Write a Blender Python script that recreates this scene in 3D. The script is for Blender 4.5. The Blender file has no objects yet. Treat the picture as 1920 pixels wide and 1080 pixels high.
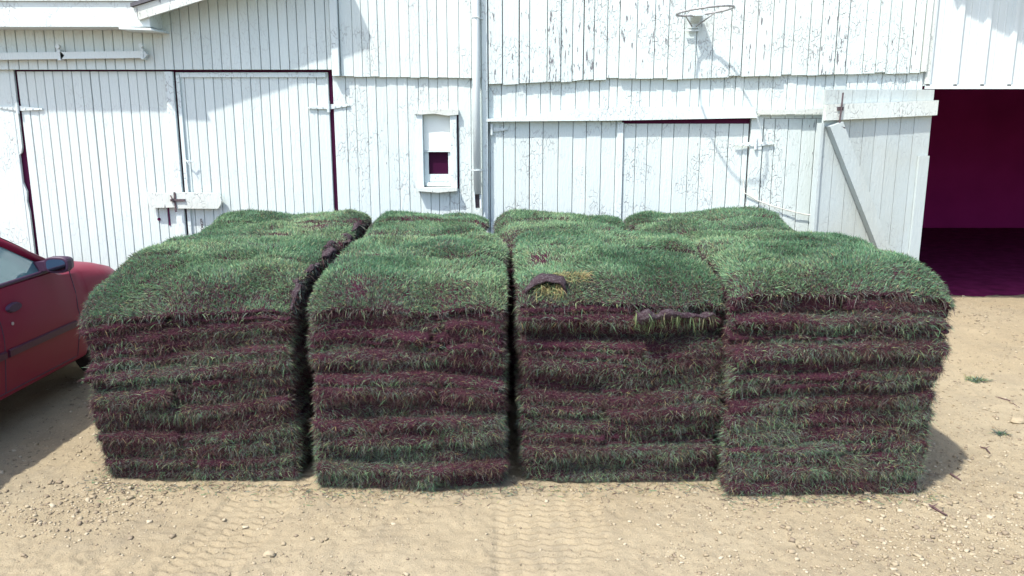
import bpy, math, random
import numpy as np
from mathutils import Vector

random.seed(7)
rng = np.random.default_rng(11)
scene = bpy.context.scene
COL = scene.collection
R = math.radians

# ------------------------------------------------------------------ camera
CAM_H, PITCH, FPX = 1.96, R(11.5), 1480.0
cam_data = bpy.data.cameras.new("camera")
cam_data.sensor_width = 36.0
cam_data.lens = FPX / 1920 * 36.0
cam_data.clip_start = 0.05
cam_data.clip_end = 2000
cam = bpy.data.objects.new("camera", cam_data)
COL.objects.link(cam)
cam.location = (0, 0, CAM_H)
cam.rotation_euler = (R(90) - PITCH, 0, 0)
scene.camera = cam
W = 7.4                                     # distance of the barn's front


def P(px, py, Y=W):
    """photo pixel -> (X, Z) on the upright plane at distance Y."""
    dx = (px - 960) / FPX
    u = (540 - py) / FPX
    dy = math.cos(PITCH) + u * math.sin(PITCH)
    dz = -math.sin(PITCH) + u * math.cos(PITCH)
    t = Y / dy
    return dx * t, CAM_H + dz * t


def G(px, py, z=0.0):
    """photo pixel -> (X, Y) on the level plane z."""
    dx = (px - 960) / FPX
    u = (540 - py) / FPX
    dy = math.cos(PITCH) + u * math.sin(PITCH)
    dz = -math.sin(PITCH) + u * math.cos(PITCH)
    t = (z - CAM_H) / dz
    return dx * t, dy * t


# ------------------------------------------------------------------ noise
def _hash(ix, iy, iz, seed):
    h = (ix * 374761393 + iy * 668265263 + iz * 2147483647 + seed * 1274126177) & 0xFFFFFFFF
    h = ((h ^ (h >> 13)) * 1274126177) & 0xFFFFFFFF
    h = ((h ^ (h >> 16)) * 2246822519) & 0xFFFFFFFF
    h = h ^ (h >> 15)
    return (h & 0xFFFF) / 65535.0


def vn(x, y, z=0.0, seed=0):
    """smooth value noise in -1..1"""
    x, y, z = np.broadcast_arrays(np.asarray(x, float), np.asarray(y, float), np.asarray(z, float))
    ix, iy, iz = np.floor(x).astype(np.int64), np.floor(y).astype(np.int64), np.floor(z).astype(np.int64)
    fx, fy, fz = x - ix, y - iy, z - iz
    fx, fy, fz = [f * f * (3 - 2 * f) for f in (fx, fy, fz)]
    r = 0
    for a in (0, 1):
        for b in (0, 1):
            for c in (0, 1):
                w = (fx if a else 1 - fx) * (fy if b else 1 - fy) * (fz if c else 1 - fz)
                r = r + w * _hash(ix + a, iy + b, iz + c, seed)
    return r * 2 - 1


def sstep(a, b, x):
    t = np.clip((x - a) / (b - a), 0, 1)
    return t * t * (3 - 2 * t)


# ------------------------------------------------------------------ materials
def new_mat(name):
    m = bpy.data.materials.new(name)
    m.use_nodes = True
    nt = m.node_tree
    b = nt.nodes["Principled BSDF"]
    return m, nt, b


def node(nt, typ, **kw):
    n = nt.nodes.new(typ)
    for k, v in kw.items():
        if k in n.inputs:
            n.inputs[k].default_value = v
        else:
            setattr(n, k, v)
    return n


def mixc(nt, fac, a, b):
    m = nt.nodes.new("ShaderNodeMix")
    m.data_type = 'RGBA'
    for s, v in ((m.inputs[0], fac), (m.inputs[6], a), (m.inputs[7], b)):
        if isinstance(v, bpy.types.NodeSocket):
            nt.links.new(v, s)
        elif isinstance(v, (int, float)):
            s.default_value = v
        else:
            s.default_value = (*v, 1)
    return m.outputs[2]


def ramp(nt, src, p0, p1, c0=0.0, c1=1.0):
    r = nt.nodes.new("ShaderNodeMapRange")
    r.inputs[1].default_value, r.inputs[2].default_value = p0, p1
    r.inputs[3].default_value, r.inputs[4].default_value = c0, c1
    nt.links.new(src, r.inputs[0])
    return r.outputs[0]


def mathn(nt, op, a, b=None):
    m = nt.nodes.new("ShaderNodeMath")
    m.operation = op
    for i, v in enumerate((a, b)):
        if v is None:
            continue
        if isinstance(v, bpy.types.NodeSocket):
            nt.links.new(v, m.inputs[i])
        else:
            m.inputs[i].default_value = v
    return m.outputs[0]


def coords(nt, scale=(1, 1, 1)):
    t = nt.nodes.new("ShaderNodeNewGeometry")          # world position: stays put on the wall
    mp = nt.nodes.new("ShaderNodeMapping")
    mp.inputs["Scale"].default_value = scale
    nt.links.new(t.outputs["Position"], mp.inputs["Vector"])
    return mp.outputs["Vector"]


def tex(nt, kind, vec, scale, **kw):
    n = node(nt, kind)
    n.inputs["Scale"].default_value = scale
    for k, v in kw.items():
        if k in n.inputs:
            n.inputs[k].default_value = v
        else:
            setattr(n, k, v)
    nt.links.new(vec, n.inputs["Vector"])
    return n


def bump(nt, b, height, strength, dist):
    bp = nt.nodes.new("ShaderNodeBump")
    bp.inputs["Strength"].default_value = strength
    bp.inputs["Distance"].default_value = dist
    nt.links.new(height, bp.inputs["Height"])
    nt.links.new(bp.outputs["Normal"], b.inputs["Normal"])


def sepz(nt):
    g = nt.nodes.new('ShaderNodeNewGeometry')
    x = nt.nodes.new('ShaderNodeSeparateXYZ')
    nt.links.new(g.outputs['Position'], x.inputs[0])
    return x.outputs[2]


def paint_mat(name, col, peel, crack, rough=0.55, wood=(0.15, 0.15, 0.16), dirt=(0.6, 0.6, 0.53), dirt_amt=0.25):
    """white barn paint: fine alligator cracks, blisters, flakes down to the grey wood"""
    m, nt, b = new_mat(name)
    v1 = coords(nt)
    vs = coords(nt, (1.0, 1.0, 0.16))                    # stretched along the boards
    big = tex(nt, "ShaderNodeTexNoise", v1, 1.3, Detail=4.0)
    fine = tex(nt, "ShaderNodeTexNoise", v1, 46.0, Detail=5.0, Roughness=0.65)
    streak = tex(nt, "ShaderNodeTexNoise", vs, 52.0, Detail=5.0, Roughness=0.6)
    vor = tex(nt, "ShaderNodeTexVoronoi", coords(nt, (1, 1, 0.45)), 30.0, feature='DISTANCE_TO_EDGE')
    base = mixc(nt, ramp(nt, big.outputs[0], 0.45, 0.75, 0, dirt_amt), col, dirt)
    gi = nt.nodes.new('ShaderNodeNewGeometry')
    base = mixc(nt, ramp(nt, gi.outputs['Random Per Island'], 0, 1, 0, 0.16), base, (col[0] * .55, col[1] * .58, col[2] * .56))
    low = ramp(nt, sepz(nt), 0.9, 0.1, 0, 0.5)
    base = mixc(nt, mathn(nt, 'MULTIPLY', low, big.outputs[0]), base, (0.36, 0.33, 0.26))
    # hairline cracks
    region = tex(nt, "ShaderNodeTexNoise", v1, 3.1, Detail=3.0)
    hair = mathn(nt, 'MULTIPLY', ramp(nt, vor.outputs["Distance"], 0.0, 0.09, 1, 0),
                 ramp(nt, region.outputs[0], 0.46, 0.6, 0, crack))
    hair = mathn(nt, 'MULTIPLY', hair, ramp(nt, fine.outputs[0], 0.42, 0.58))
    base = mixc(nt, hair, base, (0.27, 0.28, 0.28))
    # flakes
    thr = 0.80 - 0.168 * peel
    reg2 = tex(nt, "ShaderNodeTexNoise", coords(nt, (1, 1, 0.5)), 1.9, Detail=2.0)
    s = mathn(nt, 'ADD', streak.outputs[0], ramp(nt, reg2.outputs[0], 0.35, 0.7, -0.07, 0.07))
    fl = ramp(nt, s, thr, thr + 0.02)
    base = mixc(nt, fl, base, wood)
    nt.links.new(base, b.inputs["Base Color"])
    b.inputs["Roughness"].default_value = rough
    b.inputs["Specular IOR Level"].default_value = 0.3
    h = mathn(nt, 'ADD', mathn(nt, 'MULTIPLY', fine.outputs[0], 0.5), streak.outputs[0])
    h = mathn(nt, 'SUBTRACT', h, mathn(nt, 'MULTIPLY', hair, 0.8))
    h = mathn(nt, 'SUBTRACT', h, mathn(nt, 'MULTIPLY', fl, 0.9))
    bump(nt, b, h, 0.7, 0.006)
    return m


def plain_mat(name, col, rough=0.6, metal=0.0, var=0.12, scale=30.0, spec=0.3, bmp=0.0):
    m, nt, b = new_mat(name)
    n = tex(nt, "ShaderNodeTexNoise", coords(nt), scale, Detail=4.0)
    c = mixc(nt, ramp(nt, n.outputs[0], 0.3, 0.7), [x * (1 - var) for x in col], [min(1, x * (1 + var)) for x in col])
    nt.links.new(c, b.inputs["Base Color"])
    b.inputs["Roughness"].default_value = rough
    b.inputs["Metallic"].default_value = metal
    b.inputs["Specular IOR Level"].default_value = spec
    if bmp:
        bump(nt, b, n.outputs[0], bmp, 0.01)
    return m


WHITE = (0.560, 0.632, 0.620)
M_SMOOTH = paint_mat("paint_smooth", WHITE, 0.12, 0.35)
M_ROUGH = paint_mat("paint_crackled", WHITE, 0.45, 0.9)
M_PEEL = paint_mat("paint_peeling", WHITE, 0.95, 1.0)
M_TRIM = paint_mat("paint_trim", (0.59, 0.665, 0.66), 0.3, 0.8)
M_WORN = paint_mat("paint_worn_board", (0.58, 0.63, 0.60), 0.9, 1.0, dirt=(0.42, 0.40, 0.32), dirt_amt=0.6)
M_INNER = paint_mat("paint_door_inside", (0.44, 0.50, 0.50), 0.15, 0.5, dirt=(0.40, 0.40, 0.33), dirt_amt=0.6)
M_METAL_W = plain_mat("white_siding_metal", (0.57, 0.63, 0.63), 0.45, 0.0, 0.05, 3.0)
M_IRONW = plain_mat("painted_iron", (0.54, 0.6, 0.6), 0.5, 0.0, 0.15, 60, bmp=0.2)
M_IRON = plain_mat("rusty_iron", (0.10, 0.075, 0.08), 0.6, 0.4, 0.4, 60, bmp=0.3)
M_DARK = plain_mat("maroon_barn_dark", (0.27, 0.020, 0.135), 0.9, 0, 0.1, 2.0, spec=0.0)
M_GAP = plain_mat("gap_backing", (0.10, 0.02, 0.06), 0.9, 0, 0.1, 2.0, spec=0.0)
M_ROOF = plain_mat("roofing_felt", (0.10, 0.10, 0.11), 0.9, 0, 0.2, 40)
M_BLIND = plain_mat("window_blind", (0.72, 0.76, 0.72), 0.7, 0, 0.05, 4)
M_ROPE = plain_mat("rope", (0.58, 0.58, 0.52), 0.8, 0, 0.2, 90)
M_TWIG = plain_mat("twig_bark", (0.10, 0.06, 0.06), 0.9, 0, 0.4, 80)
M_RIM = plain_mat("hoop_iron", (0.30, 0.30, 0.30), 0.6, 0.2, 0.4, 60)


def grass_mat():
    m, nt, b = new_mat("grass_blades")
    a = node(nt, "ShaderNodeAttribute", attribute_name="Col")
    b.inputs["Roughness"].default_value = 0.55
    b.inputs["Specular IOR Level"].default_value = 0.12
    nt.links.new(a.outputs["Color"], b.inputs["Base Color"])
    t = node(nt, "ShaderNodeBsdfTranslucent")
    nt.links.new(a.outputs["Color"], t.inputs["Color"])
    mx = node(nt, "ShaderNodeMixShader")
    mx.inputs[0].default_value = 0.3
    nt.links.new(b.outputs[0], mx.inputs[1])
    nt.links.new(t.outputs[0], mx.inputs[2])
    nt.links.new(mx.outputs[0], nt.nodes["Material Output"].inputs["Surface"])
    return m


def soil_mat(name, c0, c1, c2):
    m, nt, b = new_mat(name)
    v = coords(nt)
    n1 = tex(nt, "ShaderNodeTexNoise", v, 9.0, Detail=5.0, Roughness=0.65)
    n2 = tex(nt, "ShaderNodeTexNoise", v, 85.0, Detail=4.0, Roughness=0.7)
    c = mixc(nt, ramp(nt, n1.outputs[0], 0.35, 0.65), c0, c1)
    c = mixc(nt, ramp(nt, n2.outputs[0], 0.5, 0.72), c, c2)
    nt.links.new(c, b.inputs["Base Color"])
    b.inputs["Roughness"].default_value = 0.95
    b.inputs["Specular IOR Level"].default_value = 0.1
    h = mathn(nt, 'ADD', n2.outputs[0], n1.outputs[0])
    bump(nt, b, h, 0.9, 0.02)
    return m


M_GRASS = grass_mat()
M_SOIL = soil_mat("sod_soil", (0.054, 0.0165, 0.029), (0.035, 0.011, 0.022), (0.10, 0.05, 0.052))
M_CLOD = soil_mat("dug_soil", (0.062, 0.044, 0.050), (0.036, 0.019, 0.027), (0.15, 0.135, 0.14))


def ground_mat():
    m, nt, b = new_mat("sandy_dirt")
    v = coords(nt)
    n1 = tex(nt, "ShaderNodeTexNoise", v, 0.7, Detail=5.0, Roughness=0.6)
    n2 = tex(nt, "ShaderNodeTexNoise", v, 7.0, Detail=6.0, Roughness=0.7)
    n3 = tex(nt, "ShaderNodeTexNoise", v, 140.0, Detail=3.0, Roughness=0.7)
    c = mixc(nt, ramp(nt, n1.outputs[0], 0.35, 0.65), (0.345, 0.292, 0.196), (0.300, 0.244, 0.154))
    c = mixc(nt, ramp(nt, n2.outputs[0], 0.35, 0.7, 0, 0.6), c, (0.235, 0.195, 0.130))
    c = mixc(nt, ramp(nt, n3.outputs[0], 0.52, 0.75, 0, 0.55), c, (0.40, 0.345, 0.245))
    c = mixc(nt, ramp(nt, n3.outputs[0], 0.45, 0.28, 0, 0.6), c, (0.13, 0.10, 0.07))
    n4 = tex(nt, "ShaderNodeTexNoise", v, 2.3, Detail=6.0, Roughness=0.7)
    c = mixc(nt, ramp(nt, n4.outputs[0], 0.5, 0.72, 0, 0.5), c, (0.20, 0.175, 0.13))
    n5 = tex(nt, "ShaderNodeTexNoise", v, 55.0, Detail=3.0, Roughness=0.7)
    c = mixc(nt, ramp(nt, n5.outputs[0], 0.36, 0.28, 0, 0.7), c, (0.12, 0.09, 0.065))
    nt.links.new(c, b.inputs["Base Color"])
    b.inputs["Roughness"].default_value = 0.95
    b.inputs["Specular IOR Level"].default_value = 0.1
    h = mathn(nt, 'ADD', n2.outputs[0], mathn(nt, 'MULTIPLY', n3.outputs[0], 0.5))
    bump(nt, b, h, 0.9, 0.018)
    return m


def stone_mat():
    m, nt, b = new_mat("gravel_stone")
    g = nt.nodes.new("ShaderNodeNewGeometry")
    cr = nt.nodes.new("ShaderNodeValToRGB")
    e = cr.color_ramp.elements
    e[0].color = (0.20, 0.16, 0.115, 1)
    e[1].color = (0.40, 0.345, 0.25, 1)
    k = cr.color_ramp.elements.new(0.5)
    k.color = (0.29, 0.24, 0.16, 1)
    nt.links.new(g.outputs["Random Per Island"], cr.inputs[0])
    nt.links.new(cr.outputs[0], b.inputs["Base Color"])
    b.inputs["Roughness"].default_value = 0.9
    b.inputs["Specular IOR Level"].default_value = 0.15
    return m


M_GROUND = ground_mat()
M_STONE = stone_mat()


# ------------------------------------------------------------------ object helpers
def finish(o, parent=None, label=None, cat=None, group=None, kind=None):
    COL.objects.link(o)
    if parent is not None:
        o.parent = parent
        o.matrix_parent_inverse.identity()
        o.location = -parent_world(parent)
    for k, v in (("label", label), ("category", cat), ("group", group), ("kind", kind)):
        if v:
            o[k] = v
    return o


def parent_world(p):
    v = Vector((0, 0, 0))
    while p is not None:
        v += p.location
        p = p.parent
    return v


def thing(name, label, cat, loc=(0, 0, 0), group=None):
    o = bpy.data.objects.new(name, None)
    o.empty_display_size = 0.2
    o.location = loc
    COL.objects.link(o)
    o["label"], o["category"] = label, cat
    if group:
        o["group"] = group
    return o


class MB:
    """collects world-space shapes for ONE mesh object"""

    def __init__(self):
        self.v, self.f, self.mi = [], [], []

    def add(self, verts, faces, mi=0):
        n = len(self.v)
        self.v += [tuple(p) for p in verts]
        self.f += [tuple(i + n for i in f) for f in faces]
        self.mi += [mi] * len(faces)

    def box(self, x0, x1, y0, y1, z0, z1, mi=0):
        self.add([(x0, y0, z0), (x1, y0, z0), (x1, y1, z0), (x0, y1, z0),
                  (x0, y0, z1), (x1, y0, z1), (x1, y1, z1), (x0, y1, z1)],
                 [(0, 1, 5, 4), (1, 2, 6, 5), (2, 3, 7, 6), (3, 0, 4, 7), (4, 5, 6, 7), (3, 2, 1, 0)], mi)

    def board(self, x0, x1, zb0, zb1, zt0, zt1, yf, yb, ch=0.004, mi=0):
        """upright board with chamfered front arrises; bottom/top may slope"""
        xs = [(x0, yb), (x0, yf + ch), (x0 + ch, yf), (x1 - ch, yf), (x1, yf + ch), (x1, yb)]
        d = max(x1 - x0, 1e-6)
        lo = [(x, y, zb0 + (zb1 - zb0) * (x - x0) / d) for x, y in xs]
        hi = [(x, y, zt0 + (zt1 - zt0) * (x - x0) / d) for x, y in xs]
        self.add(lo + hi, [(i, (i + 1) % 6, 6 + (i + 1) % 6, 6 + i) for i in range(6)]
                 + [tuple(range(5, -1, -1)), tuple(range(6, 12))], mi)

    def prism(self, poly, y0, y1, mi=0):
        """polygon of (x,z) from the front y0 to the back y1"""
        n = len(poly)
        a = [(x, y0, z) for x, z in poly]
        b = [(x, y1, z) for x, z in poly]
        ar = sum(poly[i][0] * poly[(i + 1) % n][1] - poly[(i + 1) % n][0] * poly[i][1] for i in range(n))
        fs = [tuple(range(n)), tuple(range(2 * n - 1, n - 1, -1))] + [(i, n + i, n + (i + 1) % n, (i + 1) % n) for i in range(n)]
        if ar < 0:
            fs = [tuple(reversed(f)) for f in fs]
        self.add(a + b, fs, mi)

    def hull(self, pts8, mi=0):
        self.add(pts8, [(0, 1, 5, 4), (1, 2, 6, 5), (2, 3, 7, 6), (3, 0, 4, 7), (4, 5, 6, 7), (3, 2, 1, 0)], mi)

    def tube(self, path, r, n=8, mi=0, close=False, cap=True):
        path = [Vector(p) for p in path]
        rs = r if isinstance(r, (list, tuple)) else [r] * len(path)
        m = len(path)
        rings = []
        for i, p in enumerate(path):
            a = path[(i - 1) % m] if (close or i > 0) else p
            b = path[(i + 1) % m] if (close or i < m - 1) else p
            t = (b - a).normalized()
            up = Vector((0, 0, 1)) if abs(t.z) < 0.9 else Vector((1, 0, 0))
            s = t.cross(up).normalized()
            u = s.cross(t)
            rings.append([p + (s * math.cos(2 * math.pi * k / n) + u * math.sin(2 * math.pi * k / n)) * rs[i] for k in range(n)])
        vs = [q for ring in rings for q in ring]
        fs = []
        for i in range(m if close else m - 1):
            j = (i + 1) % m
            for k in range(n):
                k2 = (k + 1) % n
                fs.append((i * n + k, i * n + k2, j * n + k2, j * n + k))
        if cap and not close:
            fs += [tuple(range(n - 1, -1, -1)), tuple((m - 1) * n + k for k in range(n))]
        self.add(vs, fs, mi)

    def disc(self, c, r, axis, depth, n=16, mi=0):
        c, ax = Vector(c), Vector(axis).normalized()
        self.tube([c - ax * depth / 2, c + ax * depth / 2], r, n, mi)

    def build(self, name, mats, parent=None, smooth=False, **kw):
        me = bpy.data.meshes.new(name)
        me.from_pydata(self.v, [], self.f)
        for m in (mats if isinstance(mats, (list, tuple)) else [mats]):
            me.materials.append(m)
        me.polygons.foreach_set("material_index", self.mi)
        if smooth:
            me.shade_smooth()
        me.validate()
        me.update()
        return finish(bpy.data.objects.new(name, me), parent, **kw)


def np_mesh(name, verts, quads, tris, mats, qmi, tmi, col=None, smooth_q=None):
    me = bpy.data.meshes.new(name)
    nq, ntr = len(quads), len(tris)
    me.vertices.add(len(verts))
    me.vertices.foreach_set("co", np.asarray(verts, np.float32).ravel())
    me.loops.add(nq * 4 + ntr * 3)
    me.loops.foreach_set("vertex_index", np.concatenate([np.asarray(quads, np.int32).ravel(), np.asarray(tris, np.int32).ravel()]))
    me.polygons.add(nq + ntr)
    start = np.concatenate([np.arange(nq) * 4, nq * 4 + np.arange(ntr) * 3]).astype(np.int32)
    me.polygons.foreach_set("loop_start", start)
    for m in mats:
        me.materials.append(m)
    me.polygons.foreach_set("material_index", np.concatenate([qmi, tmi]).astype(np.int32))
    if smooth_q is not None:
        me.polygons.foreach_set("use_smooth", np.concatenate([smooth_q, np.zeros(ntr, bool)]))
    if col is not None:
        a = me.color_attributes.new("Col", 'FLOAT_COLOR', 'POINT')
        rgba = np.ones((len(verts), 4), np.float32)
        rgba[:, :3] = col
        a.data.foreach_set("color", rgba.ravel())
    me.update(calc_edges=True)
    return me


# ------------------------------------------------------------------ ground
def ground_h(x, y):
    h = 0.012 * vn(x * 0.9, y * 0.9, 0, 3) + 0.007 * vn(x * 3.1, y * 3.1, 0, 4)
    h = h + 0.004 * vn(x * 11, y * 11, 0, 5) + 0.0046 * vn(x * 29, y * 29, 0, 6)
    # tyre tracks of zig-zag lugs pressed into the dirt, running towards the barn
    for xc, sl, hw, dep, s in ((0.20, -0.03, 0.30, 0.015, 21), (-1.42, 0.10, 0.20, 0.010, 22), (-2.05, 0.12, 0.17, 0.009, 26), (1.25, -0.16, 0.24, 0.006, 23), (-0.55, 0.02, 0.2, 0.005, 24)):
        u = x - (xc + sl * (y - 3.3))
        m = sstep(hw, hw * 0.85, np.abs(u)) * sstep(-0.35, 0.25, vn(x * 2.2, y * 1.4, 0, s))
        col = (u / 0.105) % 1.0
        zig = np.abs(col - 0.5) * 0.05
        ph = ((y + zig) / 0.058) % 1.0
        h = h - dep * m * (sstep(0.0, 0.10, ph) * sstep(0.75, 0.30, ph)) - 0.004 * m
    # rough churned band left of centre
    ch = sstep(0.15, 0.6, vn(x * 1.3 + 4, y * 1.6, 0, 8))
    h = h + ch * 0.010 * np.abs(vn(x * 17, y * 17, 0, 9))
    # little ramp of dirt up to the wide barn doorway on the right
    ramp_h = 0.17 * sstep(5.3, 8.2, y) * sstep(2.6, 3.6, x)
    far = sstep(12, 6, np.abs(x)) * sstep(16, 11, y) * sstep(-6, 0, y)
    return h * far + ramp_h


def axis_pts(segs):
    out = []
    for a, b, s in segs:
        n = max(1, int(round((b - a) / s)))
        out += list(np.linspace(a, b, n, endpoint=False))
    out.append(segs[-1][1])
    return np.array(out)


gx = axis_pts([(-300, -40, 40), (-40, -8, 4), (-8, -3.2, 0.08), (-3.2, 3.6, 0.0105), (3.6, 6, 0.04), (6, 12, 0.3), (12, 40, 4), (40, 300, 40)])
gy = axis_pts([(-300, -40, 40), (-40, -2, 4), (-2, 2.7, 0.25), (2.7, 4.7, 0.0105), (4.7, 9.6, 0.035), (9.6, 16, 0.4), (16, 40, 4), (40, 300, 40)])
XX, YY = np.meshgrid(gx, gy)
ZZ = ground_h(XX, YY)
nx_, ny_ = len(gx), len(gy)
idx = np.arange(nx_ * ny_).reshape(ny_, nx_)
gq = np.stack([idx[:-1, :-1], idx[:-1, 1:], idx[1:, 1:], idx[1:, :-1]], -1).reshape(-1, 4)
me = np_mesh("ground", np.stack([XX, YY, ZZ], -1).reshape(-1, 3), gq, np.zeros((0, 3), int), [M_GROUND],
             np.zeros(len(gq)), np.zeros(0), smooth_q=np.ones(len(gq), bool))
finish(bpy.data.objects.new("ground", me), kind="structure", label="pale sandy dirt yard with gravel and tyre marks")


# gravel: thousands of loose pebbles
def gravel():
    bv = np.array([(-1, -.8, -.6), (.9, -.9, -.6), (1, .8, -.5), (-.8, 1, -.6), (-.7, -.6, .5), (.7, -.5, .65), (.6, .7, .5), (-.6, .6, .7)], float)
    bq = np.array([(0, 1, 5, 4), (1, 2, 6, 5), (2, 3, 7, 6), (3, 0, 4, 7), (4, 5, 6, 7), (3, 2, 1, 0)])
    n = 190000
    x = rng.uniform(-3.6, 5.2, n)
    y = rng.uniform(2.7, 9.0, n) ** 1.0
    dens = 0.15 + 0.50 * sstep(0.1, 0.6, vn(x * 1.1, y * 1.3, 0, 31)) * (0.4 + 0.6 * sstep(-.2, .4, vn(x * 5, y * 5, 0, 32)))

    def blob(cx, cy, rx, ry, a):
        return a * np.exp(-((x - cx) / rx) ** 2 - ((y - cy) / ry) ** 2)
    dens = dens + blob(-2.25, 3.85, 0.45, 0.28, 1.2) + blob(1.0, 3.85, 0.35, 0.25, 0.7) + blob(2.3, 3.5, 0.9, 0.35, 1.2) + blob(2.5, 4.3, 0.4, 0.5, 0.7)
    dens = dens + blob(0.9, 3.35, 0.25, 0.1, 0.7) + blob(-0.9, 3.75, 0.4, 0.12, 0.5) + blob(3.3, 4.6, 1.0, 1.2, .35)
    k = rng.uniform(0, 1, n) < np.clip(dens, 0, 1.0) * 0.8
    x, y = x[k], y[k]
    n = len(x)
    s = 0.0029 * np.exp(rng.normal(0, 0.55, n))
    s = np.where(rng.uniform(0, 1, n) < 0.02, s * 2.0, s)
    s = s * (1 + 0.5 * (blob(2.4, 3.5, 0.9, 0.4, 1) + blob(-2.25, 3.85, .45, .28, 1)))
    s = np.clip(s, 0.0016, 0.015)
    sc = np.stack([s * rng.uniform(.8, 1.5, n), s * rng.uniform(.7, 1.2, n), s * rng.uniform(.5, .95, n)], -1)
    a = rng.uniform(0, 6.28, n)
    v = bv[None] * sc[:, None] * rng.uniform(.75, 1.2, (n, 8, 1))
    ca, sa = np.cos(a)[:, None], np.sin(a)[:, None]
    vx = v[..., 0] * ca - v[..., 1] * sa
    vy = v[..., 0] * sa + v[..., 1] * ca
    z = ground_h(x, y) + sc[:, 2] * 0.5
    V = np.stack([vx + x[:, None], vy + y[:, None], v[..., 2] + z[:, None]], -1).reshape(-1, 3)
    Q = (bq[None] + (np.arange(n) * 8)[:, None, None]).reshape(-1, 4)
    me = np_mesh("gravel", V, Q, np.zeros((0, 3), int), [M_STONE], np.zeros(len(Q)), np.zeros(0))
    finish(bpy.data.objects.new("gravel", me), kind="stuff", label="loose pebbles scattered over the sandy dirt")


gravel()

# ------------------------------------------------------------------ sod stacks
GREEN = np.array([1.08, 1.14, 1.14]) * np.array([(0.105, 0.215, 0.105), (0.130, 0.255, 0.120), (0.170, 0.290, 0.150), (0.110, 0.235, 0.135), (0.225, 0.310, 0.150), (0.080, 0.175, 0.095), (0.26, 0.33, 0.19)])
DULL = np.array([(0.118, 0.148, 0.128), (0.165, 0.200, 0.170), (0.085, 0.122, 0.110), (0.13, 0.105, 0.095), (0.19, 0.170, 0.14), (0.135, 0.185, 0.165), (0.09, 0.11, 0.10)])
DEAD = np.array([(0.070, 0.024, 0.036), (0.095, 0.042, 0.044), (0.050, 0.015, 0.030), (0.14, 0.095, 0.08), (0.085, 0.045, 0.052), (0.12, 0.085, 0.085)])
STRAW = np.array([(0.38, 0.31, 0.14), (0.33, 0.26, 0.14), (0.30, 0.30, 0.14)])


def unit(a):
    return a / np.maximum(np.linalg.norm(a, axis=-1, keepdims=True), 1e-9)


def blade_mesh(Pt, D, L, Wd, droop, tipc, rootc):
    """flat tapering bent blades; returns verts, quads, tris, colours"""
    n = len(Pt)
    S = unit(np.cross(D, unit(rng.normal(size=(n, 3)))))
    g = np.zeros((n, 3))
    g[:, 2] = -1
    mid = Pt + D * (L * 0.5)[:, None] + g * (droop * L * 0.16)[:, None]
    tip = Pt + D * (L * 0.92)[:, None] + g * (droop * L * 0.62)[:, None]
    w = (Wd * 0.5)[:, None] * S
    V = np.stack([Pt - w, Pt + w, mid - w * 0.85, mid + w * 0.85, tip], 1).reshape(-1, 3)
    b = (np.arange(n) * 5)[:, None]
    Q = b + np.array([[0, 1, 3, 2]])
    T = b + np.array([[2, 3, 4]])
    midc = tipc * 0.75 + rootc * 0.25
    C = np.stack([rootc, rootc, midc, midc, tipc], 1).reshape(-1, 3)
    return V, Q, T, C


def rbox(x0, x1, y0, y1, z0, z1, r, res):
    """rounded box as quads (unwelded faces), returns verts, quads"""
    lo, hi = np.array([x0, y0, z0]), np.array([x1, y1, z1])
    size = hi - lo
    nn = [max(2, int(math.ceil(size[i] / res[i]))) for i in range(3)]
    Vs, Qs, base = [], [], 0
    for ax in range(3):
        u, v = (ax + 1) % 3, (ax + 2) % 3
        for side in (0, 1):
            # finer spacing near the edges so that the rounding shows
            gu = 0.5 - 0.5 * np.cos(np.pi * np.linspace(0, 1, nn[u] + 1)) * (1 if nn[u] < 8 else 1)
            gu = 0.5 * gu + 0.5 * np.linspace(0, 1, nn[u] + 1)
            gv = 0.5 - 0.5 * np.cos(np.pi * np.linspace(0, 1, nn[v] + 1))
            gv = 0.5 * gv + 0.5 * np.linspace(0, 1, nn[v] + 1)
            A, B = np.meshgrid(gu, gv, indexing='ij')
            p = np.zeros(A.shape + (3,))
            p[..., ax] = hi[ax] if side else lo[ax]
            p[..., u] = lo[u] + A * size[u]
            p[..., v] = lo[v] + B * size[v]
            i = np.arange(A.size).reshape(A.shape) + base
            q = np.stack([i[:-1, :-1], i[1:, :-1], i[1:, 1:], i[:-1, 1:]], -1).reshape(-1, 4)
            if not side:
                q = q[:, ::-1]
            Vs.append(p.reshape(-1, 3))
            Qs.append(q)
            base += A.size
    V, Q = np.concatenate(Vs), np.concatenate(Qs)
    rr = np.minimum(r, size / 2 * 0.98)
    inner = np.clip(V, lo + rr, hi - rr)
    d = V - inner
    V = inner + unit(d / rr) * rr * (np.linalg.norm(d, axis=1, keepdims=True) > 1e-9)
    return V, Q


def quad_geom(V, Q):
    a, b, c, d = V[Q[:, 0]], V[Q[:, 1]], V[Q[:, 2]], V[Q[:, 3]]
    n = np.cross(c - a, d - b)
    ar = np.linalg.norm(n, axis=1) * 0.5
    return (a + b + c + d) / 4, n / np.maximum(2 * ar[:, None], 1e-12), ar


def sample(V, Q, ar, w, count):
    p = ar * w
    if p.sum() <= 0 or count < 1:
        return np.zeros((0,), int), np.zeros((0, 3))
    k = rng.choice(len(Q), size=int(count), p=p / p.sum())
    u, v = rng.uniform(0, 1, (2, len(k)))
    q = Q[k]
    pt = (V[q[:, 0]] * ((1 - u) * (1 - v))[:, None] + V[q[:, 1]] * (u * (1 - v))[:, None]
          + V[q[:, 2]] * (u * v)[:, None] + V[q[:, 3]] * ((1 - u) * v)[:, None])
    return k, pt


def pick(pal, n):
    c = pal[rng.integers(0, len(pal), n)]
    return c * rng.uniform(0.72, 1.28, (n, 1))


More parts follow.
